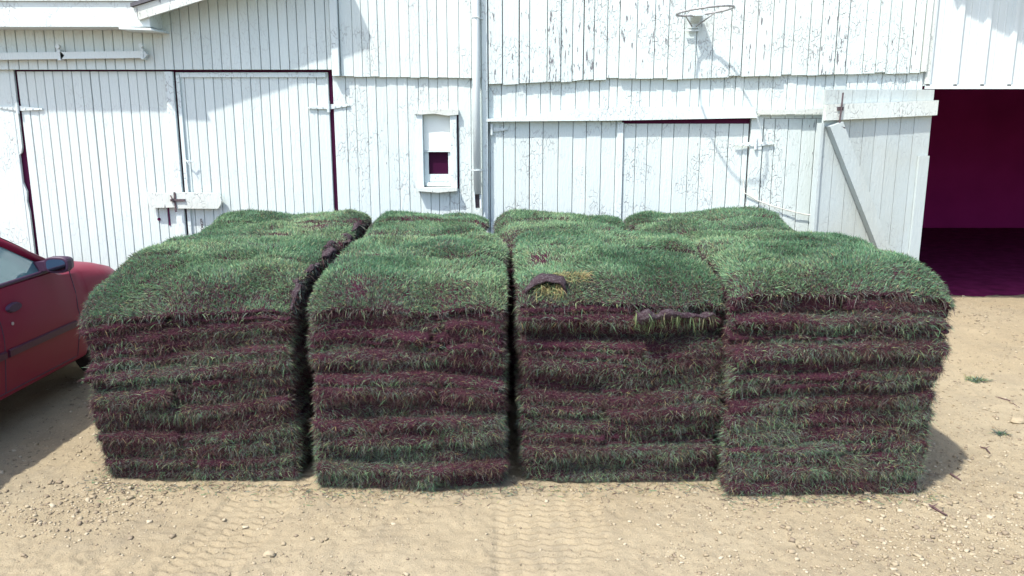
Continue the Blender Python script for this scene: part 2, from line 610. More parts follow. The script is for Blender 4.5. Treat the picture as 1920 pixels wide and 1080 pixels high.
class Stack:
    def __init__(self, s):
        self.__dict__.update(s)
        self.cx, self.cy = (self.x0 + self.x1) / 2, (self.yf + self.yb) / 2

    def top(self, x, y):
        """height of the grass-bearing top surface"""
        h = self.H + self.rise * sstep(self.yf, self.yb, y)
        h = h + 0.030 * vn(x * 2.3, y * 2.3, 0, self.seed) + 0.020 * vn(x * 4.7, y * 4.7, 0, self.seed + 1) + 0.008 * vn(x * 11, y * 11, 0, self.seed + 2)
        h = h - self.lip * np.exp(-((y - self.yf) / self.lipw) ** 2)
        h = h - self.side_l * np.exp(-((x - self.x0) / 0.075) ** 2) - self.side_r * np.exp(-((x - self.x1) / 0.075) ** 2)
        h = h - self.backd * np.exp(-((y - self.yb) / 0.12) ** 2)
        return h

    def warp(self, V):
        """nominal (x in 0..1 span, y in metres, t in 0..1 height) -> world"""
        u, y, t = V[:, 0], V[:, 1].copy(), V[:, 2]
        xl = self.bx0 + (self.x0 - self.bx0) * t
        xr = self.bx1 + (self.x1 - self.bx1) * t
        x = xl + (xr - xl) * u
        yf = self.ybf + (self.yf - self.ybf) * t
        v = (y - self.yf) / (self.yb - self.yf)
        y = yf + (self.yb - yf) * v
        z0 = t * self.H
        tilt = self.tilt * (u - 0.5) * np.sin(np.pi * np.clip(t, 0, 1))
        wav = (0.036 * vn(x * 1.8, y * 1.2, t * 3.5, self.seed + 5) + 0.012 * vn(x * 6, y * 3, t * 9, self.seed + 8)) * np.clip(t * 4, 0, 1) * np.clip((1.02 - t) * 5, 0.15, 1)
        z = z0 + tilt + wav + (self.top(x, y) - self.H) * np.clip(t, 0, 1.1) ** 4
        x = x + 0.012 * vn(x * 3, y * 3, t * 9, self.seed + 6) + self.bow * np.sin(np.pi * t) * (u - 0.5)
        y = y + (0.026 * vn(x * 2.5, 0, t * 8, self.seed + 7) + 0.014 * vn(x * 8, 0, t * 14, self.seed + 9)) * (1 - v)
        return np.stack([x, y, np.maximum(z, 0.004)], -1)


def crumb(V, N_amp, seed):
    d = np.stack([vn(V[:, 0] * 13, V[:, 1] * 13, V[:, 2] * 13, seed + k) + 0.6 * vn(V[:, 0] * 37, V[:, 1] * 37, V[:, 2] * 37, seed + 9 + k) for k in range(3)], -1)
    return V + d * N_amp


def slab(st, parent, u0, u1, y0, y1, t0, t1, is_top, front_row, density, label=None, green=0.5, name="sod_slab"):
    """one slab of cut turf: a crumbly soil body with the blades that grow on it"""
    Hn, Wn = st.H, st.x1 - st.x0
    rx = 0.040
    # build in metres, then normalise
    res = (0.035, 0.035, 0.012) if front_row else (0.06, 0.06, 0.02)
    V, Q = rbox(u0 * Wn, u1 * Wn, y0, y1, t0 * Hn, t1 * Hn, rx if is_top else 0.030, res)
    V[:, 0] /= Wn
    V[:, 2] /= Hn
    V = st.warp(V)
    V = crumb(V, 0.0065, st.seed + int(t0 * 50) * 3)
    c, nrm, ar = quad_geom(V, Q)
    zrel = (c[:, 2] - V[:, 2].min()) / max(1e-3, np.ptp(V[:, 2]))
    up = np.clip(nrm[:, 2], 0, 1)
    front = np.clip(-nrm[:, 1], 0, 1)
    sidew = np.clip(np.abs(nrm[:, 0]), 0, 1)
    back = np.clip(nrm[:, 1], 0, 1)
    Vs, Qs, Ts, Cs = [V], [Q], [], [np.full((len(V), 3), 0.05)]
    base = len(V)

    def grow(w, dens, dirf, L0, Ls, width, droop, colf):
        nonlocal base
        cnt = int((ar * w).sum() * dens * density)
        k, pt = sample(V, Q, ar, w, cnt)
        n = len(k)
        if n == 0:
            return
        D = unit(dirf(nrm[k], pt, n))
        L = np.clip(rng.normal(L0, Ls, n), L0 * 0.35, L0 * 1.9) * (1 - 0.3 * np.abs(nrm[k][:, 0]))
        Wd = rng.uniform(0.6, 1.3, n) * width
        tip, root = colf(pt, n)
        v, q, t, cc = blade_mesh(pt - nrm[k] * 0.004, D, L, Wd, droop * rng.uniform(0.5, 1.5, n), tip, root)
        Vs.append(v)
        Qs.append(q + base)
        Ts.append(t + base)
        Cs.append(cc)
        base += len(v)

    if is_top:
        # living turf
        bald = sstep(0.30, 0.62, vn(c[:, 0] * 3.2, c[:, 1] * 3.6, 0, st.seed + 40))
        edge = np.exp(-((c[:, 1] - st.yf) / 0.09) ** 2)
        w = np.clip(nrm[:, 2] + 0.25, 0, 1) ** 0.8 * (1 - 0.40 * bald) * (1 - 0.15 * edge)

        def d_top(nr, pt, n):
            lean = np.stack([vn(pt[:, 0] * 5, pt[:, 1] * 5, 0, st.seed + 50) * 0.9, vn(pt[:, 0] * 5, pt[:, 1] * 5, 0, st.seed + 51) * 0.9 - 0.1, np.zeros(n)], -1)
            matt = sstep(0.15, 0.6, vn(pt[:, 0] * 7, pt[:, 1] * 7, 0, st.seed + 52))[:, None]
            return nr * 0.35 + np.array([0, 0, 0.85]) * (1 - 0.6 * matt) + lean * (1 + matt) + rng.normal(0, 0.50, (n, 3))

        def c_top(pt, n):
            patch = vn(pt[:, 0] * 2.6, pt[:, 1] * 2.6, 0, st.seed + 60)[:, None]
            tip = pick(GREEN, n) * (1 + 0.38 * patch)
            tip[:, 0] *= 1 + 0.25 * np.clip(patch[:, 0], -0.5, 1)
            dead = rng.uniform(0, 1, n) < 0.10 + 0.25 * sstep(0.2, 0.6, vn(pt[:, 0] * 5.2, pt[:, 1] * 5.2, 0, st.seed + 61)) + 0.28 * np.exp(-((pt[:, 1] - st.yf) / 0.10) ** 2)
            tip[dead] = pick(np.concatenate([STRAW, DEAD, DULL]), int(dead.sum()))
            root = pick(np.concatenate([GREEN, DULL, DULL]), n)
            return tip, root
        grow(w, 48000, d_top, 0.034, 0.012, 0.0036, 0.4, c_top)
        # fringe that spills over the rim
        rim = (up < 0.8) * (nrm[:, 2] > -0.2) * (front + 0.5 * sidew + 0.2 * back)

        def d_rim(nr, pt, n):
            return nr * 0.6 + np.array([0, 0, -0.2]) + rng.normal(0, 0.6, (n, 3))

        def c_rim(pt, n):
            tip = pick(np.concatenate([DULL, DEAD, DULL, GREEN[4:]]), n)
            return tip, pick(DEAD, n)
        grow(rim, 42000, d_rim, 0.040, 0.016, 0.0026, 0.6, c_rim)
    else:
        # squeezed-out thatch and grass on the cut faces
        clump = 0.5 + 0.5 * vn(c[:, 0] * 5.5, c[:, 1] * 2, c[:, 2] * 15, st.seed + 70)
        lay = 0.55 + 0.75 * sstep(0.22, 0.72, zrel)
        side_d = 1.0 if front_row else 0.6
        ledge = up * sstep(st.yf + 0.11, st.yf + 0.05, c[:, 1])
        w = (front + 1.2 * ledge + side_d * 0.75 * sidew + 0.25 * back) * lay * (0.34 + 1.2 * clump ** 1.4)
        low = 1 - np.clip(c[:, 2] / 1.0, 0, 1)

        def d_side(nr, pt, n):
            sw = vn(pt[:, 0] * 4, pt[:, 2] * 7, pt[:, 1] * 4, st.seed + 71)
            lat = np.stack([sw * 0.9, np.zeros(n), np.zeros(n)], -1)
            return nr * 0.34 + np.array([0, 0, -0.14]) + lat + rng.normal(0, 0.62, (n, 3)) * np.array([1.8, 0.7, 1.05])

        def c_side(pt, n):
            g = np.clip(green * 0.8 + 0.20 - 0.30 * np.clip(pt[:, 2], 0, 1.1) + 0.5 * vn(pt[:, 0] * 4.2, pt[:, 1] * 2, pt[:, 2] * 15, st.seed + 72), 0.14, 0.9)
            r = rng.uniform(0, 1, n)
            tip = pick(DEAD, n)
            m = r < g
            tip[m] = pick(np.concatenate([DULL, DULL, GREEN]), int(m.sum())) * 1.15
            st_ = rng.uniform(0, 1, n) < 0.035
            tip[st_] = pick(STRAW, int(st_.sum()))
            return tip, tip * 0.55 + pick(DEAD, n) * 0.45
        sh = 1.0 - 0.45 * sidew
        grow(w * sh, 92000 if front_row else 32000, d_side, 0.036, 0.017, 0.0017, 0.45, c_side)
    V = np.concatenate(Vs)
    Qa = np.concatenate(Qs)
    T = np.concatenate(Ts) if Ts else np.zeros((0, 3), int)
    qmi = np.ones(len(Qa))
    qmi[:len(Q)] = 0
    sm = np.zeros(len(Qa), bool)
    sm[:len(Q)] = True
    V[:, 2] = np.maximum(V[:, 2], 0.002)
    V -= np.array(parent.location)[None]
    me = np_mesh(name, V, Qa, T, [M_SOIL, M_GRASS], qmi, np.ones(len(T)), np.concatenate(Cs), sm)
    o = bpy.data.objects.new(name, me)
    COL.objects.link(o)
    o.parent = parent
    if label:
        o["label"] = label
    return o


def clod(path, radii, parent, name, label=None, straw=0, seed=1, flat=0.75, grass=None, thick=1):
    """a lumpy roll of folded-over sod showing its soil underside"""
    mb = MB()
    pts = [Vector(p) for p in path]
    dense, rs = [], []
    for i in range(len(pts) - 1):
        for k in range(8):
            t = k / 8
            dense.append(pts[i].lerp(pts[i + 1], t))
            rs.append(radii[i] * (1 - t) + radii[i + 1] * t)
    dense.append(pts[-1])
    rs.append(radii[-1])
    rs = [r * (1 + 0.4 * float(vn(i * 0.55, seed * 3.3, 0, 77))) for i, r in enumerate(rs)]
    mb.tube(dense, rs, 14)
    V = np.array(mb.v)
    cz = np.repeat(np.array([p.z for p in dense]), 14)
    V[:, 2] = cz + (V[:, 2] - cz) * flat
    V = crumb(V, 0.016, 300 + seed)
    V = V + 0.03 * np.stack([vn(V[:, 0] * 7, V[:, 1] * 7, V[:, 2] * 7, 400 + seed + k) for k in range(3)], -1) * min(1.0, max(radii) / 0.05)
    Q = np.array([f for f in mb.f if len(f) == 4])
    T0 = []
    for f in mb.f:
        if len(f) > 4:
            T0 += [(f[0], f[i], f[i + 1]) for i in range(1, len(f) - 1)]
    T0 = np.array(T0).reshape(-1, 3)
    c, nrm, ar = quad_geom(V, Q)
    Vs, Qs, Ts, Cs = [V], [Q], [T0], [np.full((len(V), 3), 0.05)]
    if straw:
        w = np.clip(-nrm[:, 1] * 0.6 - nrm[:, 2] * 0.9 + 0.35, 0, 1)
        if not thick:
            w = np.ones(len(Q))
        k, pt = sample(V, Q, ar, w, straw)
        n = len(k)
        D = unit(nrm[k] * 0.7 + np.array([0.1, -0.3, -0.35]) + rng.normal(0, 0.35, (n, 3)))
        pal = STRAW if grass is None else grass
        tip = pick(pal, n)
        v, q, t, cc = blade_mesh(pt, D, rng.uniform(0.04, 0.085, n), rng.uniform(.003, .005, n), rng.uniform(.3, 1., n), tip, tip * 0.8)
        Vs.append(v), Qs.append(q + len(V)), Ts.append(t + len(V)), Cs.append(cc)
    Va = np.concatenate(Vs) - np.array(parent.location)[None]
    Qa, Ta = np.concatenate(Qs), np.concatenate(Ts)
    qmi = np.ones(len(Qa)); qmi[:len(Q)] = 0
    tmi = np.ones(len(Ta)); tmi[:len(T0)] = 0
    sm = np.zeros(len(Qa), bool); sm[:len(Q)] = True
    me = np_mesh(name, Va, Qa, Ta, [M_CLOD, M_GRASS], qmi, tmi, np.concatenate(Cs), sm)
    o = bpy.data.objects.new(name, me)
    COL.objects.link(o)
    o.parent = parent
    if label:
        o["label"] = label
    return o


dflt = dict(rise=0.08, lip=0.11, lipw=0.12, side_l=0.025, side_r=0.025, backd=0.0, tilt=0.0, bow=0.0, n=12)
STACKS = [
    # front row, left to right
    dict(x0=-2.37, x1=-1.215, bx0=-2.29, bx1=-1.205, yf=4.16, ybf=4.10, yb=5.37, H=1.13, rise=0.09, lip=0.16, lipw=0.15, side_l=0.04, side_r=0.02, tilt=0.10, seed=101, n=14, front=True, green=0.36,
         label="sod stack nearest the red car, front row, left end", splits=0.45),
    dict(x0=-1.075, x1=-0.045, bx0=-1.085, bx1=-0.04, yf=4.07, ybf=4.03, yb=5.37, H=1.16, rise=0.08, lip=0.11, seed=202, n=15, front=True, green=0.42,
         label="front row sod stack below the barn window, second from the car", splits=0.68),
    dict(x0=0.03, x1=1.135, bx0=0.06, bx1=1.15, yf=4.12, ybf=4.10, yb=5.34, H=1.18, rise=0.07, lip=0.12, seed=303, n=17, front=True, green=0.55,
         label="front row sod stack with a turned-up soil corner and straw on top", splits=0.5),
    dict(x0=1.15, x1=2.31, bx0=1.175, bx1=2.21, yf=3.99, ybf=3.96, yb=5.38, H=1.23, rise=0.01, lip=0.10, side_r=0.08, tilt=0.03, seed=404, n=17, front=True, green=0.5,
         label="tall right end sod stack of the front row beside the open dirt yard", splits=0.55),
    # back row
    dict(x0=-2.30, x1=-1.16, bx0=-2.25, bx1=-1.2, yf=5.40, ybf=5.40, yb=6.5, H=1.23, rise=0.07, lip=0.01, backd=0.05, seed=505, n=12, front=False, green=0.4,
         label="back row sod stack at the left before the double barn doors", splits=0.5),
    dict(x0=-1.10, x1=-0.21, bx0=-1.08, bx1=-0.2, yf=5.40, ybf=5.42, yb=6.5, H=1.23, rise=0.05, lip=0.01, backd=0.05, side_l=0.1, seed=606, n=12, front=False, green=0.4,
         label="back row sod stack under the barn window by the downspout", splits=0.5),
    dict(x0=-0.12, x1=0.855, bx0=-0.1, bx1=0.86, yf=5.48, ybf=5.48, yb=6.5, H=1.23, rise=0.06, lip=0.09, backd=0.05, side_l=0.06, seed=707, n=12, front=False, green=0.55,
         label="small dark back row sod stack standing right of the downspout", splits=0.5),
    dict(x0=0.93, x1=2.12, bx0=0.95, bx1=2.05, yf=5.42, ybf=5.42, yb=6.5, H=1.25, rise=0.04, lip=0.01, backd=0.05, side_r=0.12, seed=808, n=12, front=False, green=0.5,
         label="wide back row sod stack in front of the open plank door", splits=0.5),
]
roots = []
for s in STACKS:
    st = Stack({**dflt, **s})
    root = thing("sod_stack", st.label, "sod stack", (st.cx, st.cy, 0), "stacks of cut sod on the dirt")
    roots.append((st, root))
    n = st.n
    fr = st.front
    ttop = 1 - 0.9 / n
    tb = np.concatenate([[0], np.cumsum(rng.uniform(0.6, 1.45, n - 1))])
    tb = tb / tb[-1] * ttop
    for k in range(n - 1):
        g_ = 0.012 if rng.uniform() < 0.32 else 0.001
        t0, t1 = tb[k] + 0.001, tb[k + 1] - g_
        jit = np.clip(rng.normal(0, 0.008, 2), -0.013, 0.013)
        sp = np.clip(st.splits + rng.normal(0, 0.05), 0.3, 0.72)
        inset = rng.normal(0, 0.012)
        cuts = [(0.0 + jit[0] * .8, sp - 0.006), (sp + 0.006, 1.0 + jit[1] * .8)]
        if rng.uniform() < 0.4:
            cuts = [(0.0 + jit[0] * .8, 1.0 + jit[1] * .8)]
        deep = 1.0 if fr or k > n - 5 else 0.35
        for (u0, u1) in cuts:
            yo = rng.normal(0, 0.013) + (0.04 if rng.uniform() < 0.16 else 0)
            slab(st, root, u0, u1, st.yf + 0.015 + yo, st.yb - 0.01 + rng.normal(0, 0.01), t0, t1, False, fr, deep, green=st.green + rng.normal(0, 0.09))
    # two top slabs whose grass shows
    ym = st.yf + (st.yb - st.yf) * (0.48 + rng.uniform(-0.06, 0.06))
    slab(st, root, -0.006, 1.006, st.yf + 0.012, ym - 0.004, ttop, 1.0, True, fr, 1.0 if fr else 0.75)
    slab(st, root, -0.008, 1.008, ym + 0.004, st.yb, ttop, 1.0 + 0.006, True, fr, 0.9 if fr else 0.75)

# folded-over pieces of sod that show soil
def on_top(i, x, y, dz=0.0):
    st = roots[i][0]
    return (x, y, float(st.top(np.array([x]), np.array([y]))[0]) + dz)


r0, r2, r3 = roots[0][1], roots[2][1], roots[3][1]
DD = np.concatenate([DULL, DEAD])
for q, (xa, ya, xb, yb, r) in enumerate(((-1.205, 4.20, -1.225, 4.42, 0.020), (-1.225, 4.52, -1.20, 4.80, 0.026), (-1.18, 4.88, -1.185, 5.06, 0.042), (-1.215, 5.10, -1.20, 5.22, 0.022))):
    clod([on_top(0, xa, ya, -0.005), on_top(0, (xa + xb) / 2 + 0.012, (ya + yb) / 2, 0.012), on_top(0, xb, yb, -0.004)], [r * .5, r, r * .6], r0, "soil_lip",
         "dark crumbly soil edge turned up beside the gap", seed=3 + q, straw=160, grass=DD, thick=0, flat=0.6)
for q, (ya, yb, r) in enumerate(((5.42, 5.62, 0.034), (5.72, 6.0, 0.022))):
    clod([on_top(4, -1.165, ya, 0.0), on_top(4, -1.155, (ya + yb) / 2, 0.015), on_top(4, -1.16, yb, 0.0)], [r * .6, r, r * .5], roots[4][1], "soil_lip", None, seed=11 + q, straw=120, grass=DD, thick=0, flat=0.6)


def curled_flap(parent, cx, cy, cz, hw, hh, depth, th, name, label):
    """corner of a slab curled over into an arch, soil side out"""
    na, nf = 26, 14
    V = []
    for i in range(na + 1):
        a = math.pi * (1.06 - 1.16 * i / na)
        d = Vector((math.cos(a) * hw, 0, math.sin(a) * hh))
        nrm = Vector((math.cos(a), 0, math.sin(a)))
        w_ = math.sin(math.pi * (0.12 + 0.80 * i / na)) ** 0.5
        for k in range(nf):
            f = 2 * math.pi * k / nf
            p = Vector((cx, cy, cz)) + d + nrm * (th * math.cos(f)) + Vector((0.10 * depth * math.sin(a * 2), depth * math.copysign(abs(math.sin(f)) ** 0.7, math.sin(f)) * w_, 0))
            V.append(tuple(p))
    V = np.array(V)
    V = V + 0.022 * np.stack([vn(V[:, 0] * 9, V[:, 1] * 9, V[:, 2] * 9, 530 + k) for k in range(3)], -1)
    V = crumb(V, 0.012, 520)
    Q = np.array([(i * nf + k, (i + 1) * nf + k, (i + 1) * nf + (k + 1) % nf, i * nf + (k + 1) % nf) for i in range(na) for k in range(nf)])
    n = 520                                             # straw and yellowing grass under and behind the arch
    ins = rng.uniform(0, 1, n) < 0.5
    px_ = np.where(ins, cx + rng.uniform(-0.7, 0.8, n) * hw, cx + hw * rng.uniform(0.2, 2.3, n))
    py_ = np.where(ins, cy - depth * 0.4 + rng.normal(0, .02, n), cy + depth * rng.uniform(0.4, 1.7, n))
    zt_ = roots[2][0].top(px_, py_)
    pz_ = np.where(ins, cz + rng.uniform(-0.02, 0.75, n) * hh * np.sqrt(np.clip(1 - ((px_ - cx) / hw) ** 2, 0, 1)), zt_ + 0.012)
    D = unit(np.where(ins[:, None], np.array([0, -0.6, -0.35]), np.array([0.35, -0.25, 0.25])) + rng.normal(0, 0.45, (n, 3)))
    tip = pick(np.concatenate([STRAW, STRAW, GREEN[4:5]]), n)
    v, q, t, cc = blade_mesh(np.stack([px_, py_, pz_], -1), D, rng.uniform(0.03, 0.075, n), rng.uniform(.002, .004, n), rng.uniform(.2, .9, n), tip, tip * 0.8)
    Va = np.concatenate([V, v]) - np.array(parent.location)[None]
    qmi = np.ones(len(Q) + len(q)); qmi[:len(Q)] = 0
    sm = np.zeros(len(qmi), bool); sm[:len(Q)] = True
    me = np_mesh(name, Va, np.concatenate([Q, q + len(V)]), t + len(V), [M_CLOD, M_GRASS], qmi, np.ones(len(t)), np.concatenate([np.full((len(V), 3), .05), cc]), sm)
    o = bpy.data.objects.new(name, me)
    COL.objects.link(o)
    o.parent = parent
    o["label"] = label


curled_flap(r2, 0.195, 4.22, on_top(2, 0.195, 4.22)[2] - 0.035, 0.105, 0.082, 0.055, 0.014, "folded_sod_corner", "corner of sod curled over, grey soil side out, dry straw around it")
zf = roots[2][0].H
clod([(0.66, 4.085, zf - 0.23), (0.715, 4.075, zf - 0.195), (0.80, 4.08, zf - 0.19), (0.95, 4.085, zf - 0.20), (1.09, 4.10, zf - 0.215)],
     [0.035, 0.060, 0.034, 0.020, 0.012], r2, "sagging_sod_flap", "torn flap of soil sagging over yellow-green grass", straw=300, seed=7,
     grass=np.array([(0.17, 0.22, 0.10), (0.13, 0.20, 0.09), (0.20, 0.19, 0.11), (0.10, 0.15, 0.08), (0.09, 0.10, 0.07)]))
clod([on_top(7, 0.97, 5.43, -0.03), on_top(7, 0.99, 5.44, 0.0), on_top(7, 1.02, 5.44, -0.02)], [0.025, 0.04, 0.025], roots[7][1], "soil_lump", "small dark lump of soil poking out of the grass", seed=8)


# clippings and crumbs that fell off the stacks
def clippings():
    pts = []
    for st_, _ in roots[:4]:
        m = 700
        x = rng.uniform(st_.bx0 - 0.05, st_.bx1 + 0.08, m)
        y = st_.ybf - np.abs(rng.normal(0, 0.075, m)) + 0.02
        pts.append(np.stack([x, y], -1))
    st_ = roots[3][0]
    m = 500
    pts.append(np.stack([st_.bx1 + np.abs(rng.normal(0, 0.10, m)), rng.uniform(3.95, 5.2, m)], -1))
    st_ = roots[0][0]
    pts.append(np.stack([st_.bx0 - np.abs(rng.normal(0, 0.08, m)), rng.uniform(4.1, 5.2, m)], -1))
    p = np.concatenate(pts)
    n = len(p)
    z = ground_h(p[:, 0], p[:, 1]) + 0.004
    D = unit(np.stack([rng.normal(0, 1, n), rng.normal(0, 1, n), rng.uniform(0, .35, n)], -1))
    c = pick(np.concatenate([DULL, DEAD, GREEN[:3] * .8, STRAW]), n)
    v, q, t, cc = blade_mesh(np.stack([p[:, 0], p[:, 1], z], -1), D, rng.uniform(.015, .05, n), rng.uniform(.0018, .0035, n), rng.uniform(0, .3, n), c, c)
    v[:, 2] = np.maximum(v[:, 2], ground_h(v[:, 0], v[:, 1]) + 0.001)
    me = np_mesh("grass_clippings", v, q, t, [M_GRASS], np.zeros(len(q)), np.zeros(len(t)), cc)
    finish(bpy.data.objects.new("grass_clippings", me), kind="stuff", label="loose grass clippings fallen round the foot of the stacks")


clippings()

# ------------------------------------------------------------------ barn
barn = thing("barn", "long white weathered plank barn with double doors, window and downspout", "barn", (-2.7, W + 1.0, 0))
XL = -9.5
XE = P(1737, 100)[0]                     # right end of the plank barn
X1 = P(625, 135)[0]                      # left wing / tall part corner
X2 = P(907, 100)[0]                      # middle corner board


def lin(p, q, x):
    return p[1] + (q[1] - p[1]) * (x - p[0]) / (q[0] - p[0])


def siding(mb, x0, x1, bot, top, yf, width, wj, thick=0.025, gap=0.004, zj=0.0, yj=0.003, ch=0.004, skip=None, wide=0.0):
    """a row of upright boards between x0 and x1; bot/top are functions of x"""
    x = x0
    while x < x1 - 0.012:
        w = width * random.uniform(1 - wj, 1 + wj)
        e = min(x + w, x1)
        if x1 - e < 0.03:
            e = x1
        g_ = gap * (2.4 if random.random() < wide else 1)
        a, b = x + g_ / 2, e - gap / 2
        y = yf + random.uniform(-yj, yj)
        j = random.uniform(-zj, zj)
        spans = [(bot(a) + j, bot(b) + j, top(a), top(b))]
        if skip and b > skip[0] and a < skip[1]:
            spans = [(bot(a) + j, bot(b) + j, skip[2], skip[2]), (skip[3], skip[3], top(a), top(b))]
        for s in spans:
            mb.board(a, b, *s, y, yf + thick, ch)
        x = e


# --- left wing
RK0, RK1 = P(267, 37, W - 0.30), P(385, 0, W - 0.30)         # lower edge of the sloping rake board


def rake_z(x):
    return lin(RK0, RK1, x)


zl = P(300, 131)[1]
mb = MB()
siding(mb, XL, X1 + 0.0, lambda x: zl, lambda x: max(rake_z(x), 3.05) + 0.10, W - 0.045, 0.088, 0.06, thick=0.03, gap=0.005)
mb.build("upper_siding", M_SMOOTH, barn, label="smooth narrow boards of the left wing under the eave")
mb = MB()
xd0 = P(28, 137)[0]
siding(mb, XL, xd0 - 0.05, lambda x: 0.03, lambda x: zl + 0.03, W + 0.0, 0.6, 0.1, gap=0.003)
zn = P(45, 286)[1]
mb.prism([(xd0 - 0.0495, zn - 0.02), (xd0 - 0.03, zn), (xd0 - 0.018, zn + 0.05), (xd0 - 0.012, zl + 0.03), (xd0 - 0.0495, zl + 0.03)], W - 0.001, W + 0.025)
mb.prism([(xd0 - 0.0495, 0.03), (xd0 - 0.020, 0.03), (xd0 - 0.022, zn - 0.55), (xd0 - 0.034, zn - 0.45), (xd0 - 0.024, zn - 0.36), (xd0 - 0.0495, zn - 0.28)], W - 0.001, W + 0.025)
mb.build("lower_siding", M_ROUGH, barn)


def strap_hinge(parent, x, z, dl, dr, y, tilt=0.0, mat=M_IRONW):
    mb = MB()
    for d, sg in ((dl, -1), (dr, 1)):
        if d > 0:
            mb.prism([(x + sg * 0.015, z + 0.022), (x + sg * d, z + 0.008 + tilt * sg * d), (x + sg * d, z - 0.006 + tilt * sg * d), (x + sg * 0.015, z - 0.022)], y - 0.008, y + 0.004)
            for q in (0.3, 0.6, 0.88):
                mb.disc((x + sg * d * q, y - 0.011, z + tilt * sg * d * q), 0.006, (0, 1, 0), 0.008, 8)
    mb.tube([(x, y - 0.014, z - 0.05), (x, y - 0.014, z + 0.05)], 0.013, 10)
    return mb.build("hinge", mat, parent)


# double doors
def plank_door(x0, x1, z0, z1, yf, width, mat, label=None, wj=0.06, ch=0.004, gap=0.004, yj=0.0025, zj=0.0):
    mb = MB()
    siding(mb, x0, x1, lambda x: z0, lambda x: z1, yf, width, wj, thick=0.03, gap=gap, ch=ch, yj=yj, zj=zj, wide=0.06)
    return mb.build("barn_door", mat, barn, label=label)


xA0, xA1, xB0, xB1 = xd0 + 0.012, P(321, 137)[0], P(323, 137)[0] + 0.02, P(614.5, 137)[0]
zt = P(300, 134)[1]
dA = plank_door(xA0, xA1, 0.06, zt, W + 0.005, 0.085, M_SMOOTH, "left leaf of the narrow-board double doors")
dB = plank_door(xB0, xB1, 0.08, P(500, 135.5)[1], W + 0.008, 0.085, M_SMOOTH, "right leaf of the double doors, with a dark gap at its hinge side")
mb = MB()                                                   # closing batten on the left leaf
mb.board(xA1 - 0.055, xA1 + 0.022, 0.06, 0.06, zt - 0.004, zt - 0.004, W - 0.028, W + 0.004, 0.004)
mb.build("batten", M_TRIM, dA)
mb = MB()
mb.board(xB0 + 0.012, xB0 + 0.045, 0.08, 0.08, zt - 0.03, zt - 0.03, W - 0.012, W + 0.007, 0.003)
mb.build("batten", M_TRIM, dB)
mb = MB()
mb.box(xB0 + 0.05, xB1 - 0.02, W - 0.008, W + 0.007, P(500, 145)[1], P(500, 136.5)[1])
mb.build("top_rail", M_TRIM, dB)
xh = P(36, 203)[0]
strap_hinge(dA, xd0 - 0.004, P(36, 203)[1], 0.17, 0.22, W - 0.004, -0.04)
strap_hinge(dB, P(617, 200)[0], P(617, 200)[1], 0.19, 0.19, W - 0.004, 0.06)
# ragged dark gap left of leaf A (a broken board edge) : the wall stops short, backing shows
mb = MB()
mb.box(XL, X1, W + 0.045, W + 0.06, 0.0, zl + 0.1)
mb.build("inner_lining", M_GAP, barn)
# cross bar with hasp
z0, z1 = P(350, 390)[1], P(350, 361)[1]
xa, xb, xc = P(282, 375)[0], P(333, 375)[0], P(420, 375)[0]
mb = MB()
mb.prism([(xa, z1 + 0.004), (xb, z1 - 0.002), (xb, z0 + 0.012), (xa + 0.01, z0 + 0.006)], W - 0.062, W - 0.03)
mb.build("locking_bar", M_WORN, dA)
mb = MB()
mb.prism([(xb + 0.012, z1 + 0.006), (xc - 0.05, z1), (xc - 0.01, z1 - 0.035), (xc, z1 - 0.07), (xc - 0.012, z0 + 0.035), (xc - 0.04, z0), (xb + 0.012, z0 + 0.002)], W - 0.066, W - 0.03)
mb.build("locking_bar", M_WORN, dB)
mb = MB()
zh = (z0 + z1) / 2
mb.box(xb - 0.035, xb + 0.10, W - 0.080, W - 0.067, zh - 0.004, zh + 0.018)
mb.tube([(xb - 0.03, W - 0.075, zh + 0.05), (xb - 0.01, W - 0.095, zh + 0.02), (xb + 0.0, W - 0.085, zh - 0.01)], 0.006, 8)
mb.box(xb - 0.002, xb + 0.014, W - 0.076, W - 0.067, z0 - 0.03, z1 + 0.01)
mb.build("hasp", M_IRON, dA)
mb = MB()
xk, zk = P(355, 302)
mb.tube([(xk - 0.03, W - 0.03, zk + 0.01), (xk, W - 0.045, zk), (xk + 0.05, W - 0.03, zk - 0.004)], 0.006, 8)
mb.tube([(xk, W - 0.045, zk), (xk + 0.01, W - 0.045, zk - 0.03)], 0.005, 8)
mb.build("hook", M_IRONW, dB)
mb = MB()                                                   # old bolt hole and saw slot
xk, zk = P(298, 411)
mb.disc((xk, W + 0.002, zk), 0.014, (0, 1, 0), 0.012, 12)
xk, zk = P(317, 405)
mb.hull([(xk - 0.006, W - 0.001, zk - 0.09), (xk + 0.006, W - 0.001, zk - 0.09), (xk + 0.006, W + 0.01, zk - 0.09), (xk - 0.006, W + 0.01, zk - 0.09),
         (xk - 0.009, W - 0.001, zk + 0.08), (xk + 0.004, W - 0.001, zk + 0.08), (xk + 0.004, W + 0.01, zk + 0.08), (xk - 0.009, W + 0.01, zk + 0.08)])
mb.build("bolt_hole", M_GAP, dA)
mb = MB()                                                   # hanging chain on right leaf
xk, zk = P(378, 413)
for i in range(14):
    c = (xk + 0.004 * math.sin(i) + 0.012 * i / 14, W - 0.012, zk - 0.025 * i)
    mb.tube([(c[0] + 0.008 * math.cos(a) * (1 if i % 2 else .4), c[1] + 0.006 * math.cos(a) * (.4 if i % 2 else 1), c[2] + 0.016 * math.sin(a)) for a in np.linspace(0, 2 * math.pi, 9)[:-1]], 0.003, 5, close=True)
mb.build("door_chain", M_IRON, dB)

